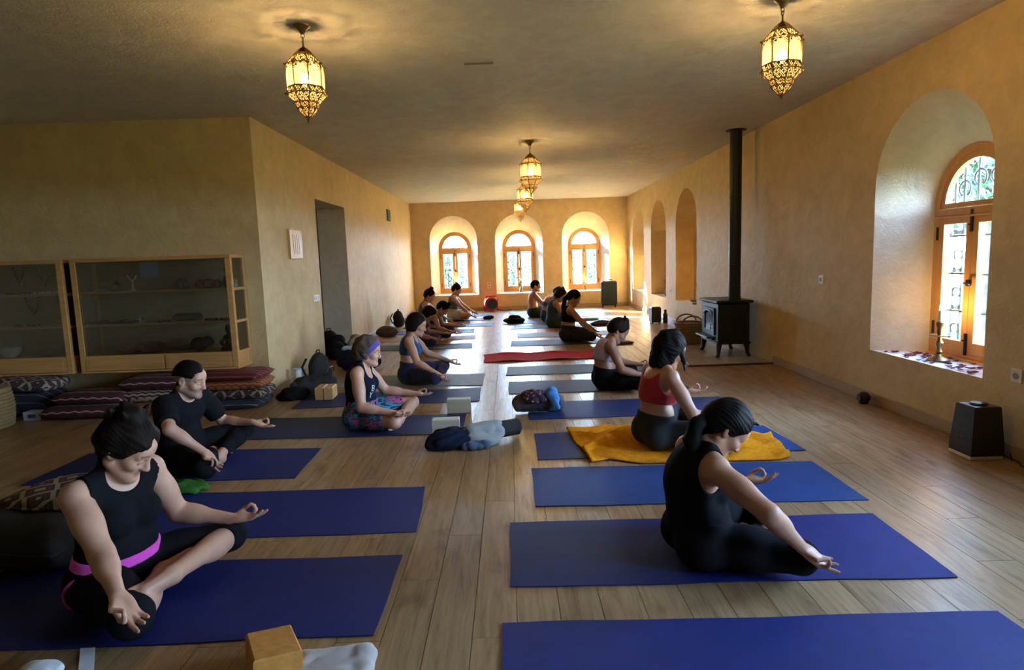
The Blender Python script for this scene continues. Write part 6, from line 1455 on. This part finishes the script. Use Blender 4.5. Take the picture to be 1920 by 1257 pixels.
soft('blanket_roll', 'charcoal blanket folded on the floor beside the wooden blocks', 'blanket', FB['charcoal'], (-2.13, 6.62, 0), R(20), [cone((-0.17, -0.05, 0.07), (0.16, 0.02, 0.09), 0.075, 0.095), ell((0.0, 0.05, 0.09), (0.22, 0.13, 0.10))], 0.009, 0.008, 26, None, 35)
soft('dark_bag', 'dark soft bag lying in front of the charcoal blanket', 'bag', FB['black'], (-2.22, 6.30, 0), R(10), [ell((0, 0, 0.06), (0.15, 0.10, 0.075)), ell((-0.06, 0, 0.04), (0.13, 0.1, 0.05))], 0.009, 0.007, 28, None, 36)
soft('beige_cloth', 'small beige cloth on the floor right of the wooden blocks', 'cloth', FB['beige'], (-1.68, 6.52, 0), 0.3, [ell((0, 0, 0.03), (0.12, 0.06, 0.035))], 0.009, 0.009, 45, None, 37)
t = empty('white_tumbler', (-2.40, 6.95, 0)); MB().lathe([(0.032, 0), (0.036, 0.01), (0.042, 0.19), (0.044, 0.195)], 18).build('cup_body', M['white_plastic'], t, True); MB().lathe([(0.045, 0.195), (0.045, 0.212), (0.03, 0.218)], 18).build('lid', FB['iceblue'], t, True); tag(t, 'pale tumbler with lid standing by the left wall', 'tumbler')
MB_ = MB().tube([(0.09*math.cos(2*PI*k/20), 0.06*math.sin(2*PI*k/20), 0.012+0.004*math.sin(k)) for k in range(20)], 0.010, 6, True).tube([(0.07*math.cos(2*PI*k/20)+0.02, 0.05*math.sin(2*PI*k/20), 0.03) for k in range(20)], 0.009, 6, True)
put('coiled_strap', 'coiled white strap on the floor behind the grey-haired woman', 'strap', MB_, FB['white'], (-1.80, 7.55, 0.002))
# far small things
soft('fluffy_cushion', 'fluffy brown cushion by the left wall near the pink mat', 'cushion', FB['brown'], (-2.27, 11.46, 0), 0.2, [ell((0, 0, 0.09), (0.20, 0.16, 0.11))], 0.010, 0.012, 90, None, 41, None, False)
soft('black_jacket', 'crumpled black jacket on the floor beside the aisle, far right row', 'jacket', FB['black'], (0.06, 13.15, 0.006), 0.2, [ell((0, 0, 0.05), (0.24, 0.18, 0.07)), ell((0.02, 0.04, 0.10), (0.14, 0.10, 0.07))], 0.010, 0.012, 26, None, 42)
soft('dark_pouch', 'small dark pouch at the aisle end of a far left mat', 'pouch', FB['black'], (-0.50, 14.15, 0.006), 0.1, [ell((0, 0, 0.035), (0.13, 0.10, 0.05)), ell((0.05, 0.0, 0.05), (0.06, 0.06, 0.04))], 0.010, 0.008, 30, None, 43)
soft('white_towel', 'white and blue towel on a far right mat', 'towel', FB['iceblue'], (1.62, 13.25, 0.006), 0.1, [ell((0, 0, 0.02), (0.26, 0.14, 0.03))], 0.010, 0.008, 28, None, 44)
soft('brown_cloth', 'dark brown cloth dropped behind the bowed woman in the right row', 'cloth', FB['brown'], (1.75, 12.25, 0.006), 0.3, [ell((0, 0, 0.03), (0.22, 0.14, 0.05))], 0.010, 0.010, 30, None, 45)
soft('folded_rug', 'brown fringed rug folded on the floor past the bowed woman', 'rug', FB['brown'], (1.62, 9.55, 0.002), 0.05, [ell((0, 0, 0.015), (0.26, 0.12, 0.022), None, 0.01), cone((-0.2, -0.06, 0.015), (0.2, -0.06, 0.015), 0.018, 0.018), cone((-0.2, 0.06, 0.015), (0.2, 0.06, 0.015), 0.018, 0.018)], 0.009, 0.005, 50, None, 46)

# lettering on the tank top of the grey-haired woman
def letters(txt, size, mat_, parent, target, place):
    cu = bpy.data.curves.new('lettering', 'FONT'); cu.body = txt; cu.size = size; cu.align_x = 'CENTER'; cu.align_y = 'CENTER'; cu.extrude = 0.0
    o = bpy.data.objects.new('lettering', cu); COL.objects.link(o); dg = bpy.context.evaluated_depsgraph_get(); me = bpy.data.meshes.new_from_object(o.evaluated_get(dg)); bpy.data.objects.remove(o)
    bm = bmesh.new(); bm.from_mesh(me); bmesh.ops.triangulate(bm, faces=bm.faces[:]); bmesh.ops.subdivide_edges(bm, edges=bm.edges[:], cuts=2); bm.to_mesh(me); bm.free(); me.transform(place)
    ts = np.empty(len(target.data.vertices)*3, np.float32); target.data.vertices.foreach_get('co', ts); ts = ts.reshape(-1, 3)
    from mathutils.bvhtree import BVHTree
    bv = BVHTree.FromPolygons([tuple(v) for v in ts], [tuple(p.vertices) for p in target.data.polygons])
    d = (place.to_3x3() @ Vector((0, 0, -1))).normalized()
    for v in me.vertices:
        hit, n, _, _ = bv.ray_cast(v.co, d)
        if hit: v.co = hit-d*0.0022
    me.materials.append(mat_); lo = link(bpy.data.objects.new('lettering', me), parent); lo['label'] = 'white printed letters'; return lo
C3, CF3, CU3 = [Vector(INFO3[k]) for k in ('C', 'cf', 'cu')]
FB['print_white'] = cloth_mat('white_print', (0.72, 0.72, 0.74))
zx = CF3*0.80+Vector((0, -0.60, 0)); zx.normalize(); yv = CU3; xv = yv.cross(zx).normalized(); yv = zx.cross(xv)
for k, ch in enumerate('BY'):
    pm_ = Matrix((xv, yv, zx)).transposed().to_4x4(); pm_.translation = C3+zx*0.26+CU3*(-0.005-0.062*k)
    letters(ch, 0.075, FB['print_white'], TANK3.parent, TANK3, pm_)
# ------------------------------------------------------------------ trees and shrubs outside the windows
M['leaf'] = simple('leaf_green', (0.022, 0.050, 0.028), 0.7, 0, 0.6, 2.0, src='Position'); M['bark'] = simple('bark', (0.11, 0.085, 0.06), 0.9, 0, 0.4, 14, 0.6, 40)
def leaf_cloud(n, rx, ry, rz, cz, seed, size=0.08):
    rs = np.random.RandomState(seed); V = []; F = []
    for k in range(n):
        d = rs.randn(3); d /= np.linalg.norm(d); r = rs.rand()**0.4; lump = 1+0.22*math.sin(d[0]*5+seed)*math.cos(d[2]*6+d[1]*4)
        c = np.array([rx*d[0], ry*d[1], rz*d[2]])*r*lump+np.array([0, 0, cz]); a = rs.randn(3); a /= np.linalg.norm(a); b = np.cross(a, rs.randn(3)); b /= np.linalg.norm(b); s = size*(0.6+0.8*rs.rand())
        i = len(V); V += [c-a*s, c+b*s*0.45, c+a*s, c-b*s*0.45]; F.append((i, i+1, i+2, i+3))
    return mesh_np('foliage', np.array(V), np.array(F))
def make_shrub(seed, h):
    t = empty('shrub'); me = leaf_cloud(4200, 0.95, 0.8, h/2, h/2, seed); me.materials.append(M['leaf']); f = link(bpy.data.objects.new('foliage', me), t); f['kind'] = 'stuff'
    MB().tube([(0, 0, 0), (0.05, 0.02, h*0.3), (0.0, 0.05, h*0.6)], [0.06, 0.045, 0.03], 7).build('stem', M['bark'], t, True); return t
def make_tree(seed, h):
    t = empty('tree'); me = leaf_cloud(9000, 1.9, 1.9, h*0.32, h*0.70, seed, 0.085); me.materials.append(M['leaf']); f = link(bpy.data.objects.new('foliage', me), t); f['kind'] = 'stuff'
    tr = MB().tube([(0, 0, 0), (0.06, 0.03, h*0.25), (-0.04, 0.05, h*0.5), (0.02, 0, h*0.8)], [0.20, 0.16, 0.12, 0.05], 9)
    for k in range(5):
        a = k*1.3; tr.tube([(0, 0.03, h*(0.38+0.06*k)), (0.7*math.cos(a), 0.7*math.sin(a), h*(0.52+0.06*k)), (1.3*math.cos(a), 1.3*math.sin(a), h*(0.60+0.06*k))], [0.07, 0.05, 0.02], 6)
    tr.build('trunk', M['bark'], t, True); return t
shrubs = [((-4.6, 25.2), 'leftmost shrub beyond the left back window'), ((-2.5, 25.0), 'shrub beyond the left back window, right of the leftmost'), ((-0.4, 25.5), 'shrub seen through the middle back window, left half'),
          ((1.6, 25.1), 'shrub seen through the middle back window, right half'), ((3.7, 25.4), 'shrub seen through the right back window'), ((5.6, 25.0), 'rightmost shrub beyond the right back window')]
protos = [make_shrub(1, 2.3), make_shrub(2, 2.5)]
for k, ((x, y), lab) in enumerate(shrubs):
    o = protos[k] if k < 2 else copy_tree(protos[k % 2]); o.location = (x, y, -0.4); o.rotation_euler = (0, 0, k*1.1); tag(o, lab, 'shrub', 'garden shrubs behind the house')
t0 = make_tree(11, 5.2)
for k, ((x, y), lab) in enumerate((((9.4, 12.5), 'garden tree filling the left of the large right window'), ((12.8, 17.2), 'garden tree farther off beyond the large right window'), ((8.4, 8.0), 'garden tree at the right of the large right window'))):
    o = t0 if k == 0 else copy_tree(t0); o.location = (x, y, -0.4); o.rotation_euler = (0, 0, k*2.0); tag(o, lab, 'tree', 'garden trees beside the house')
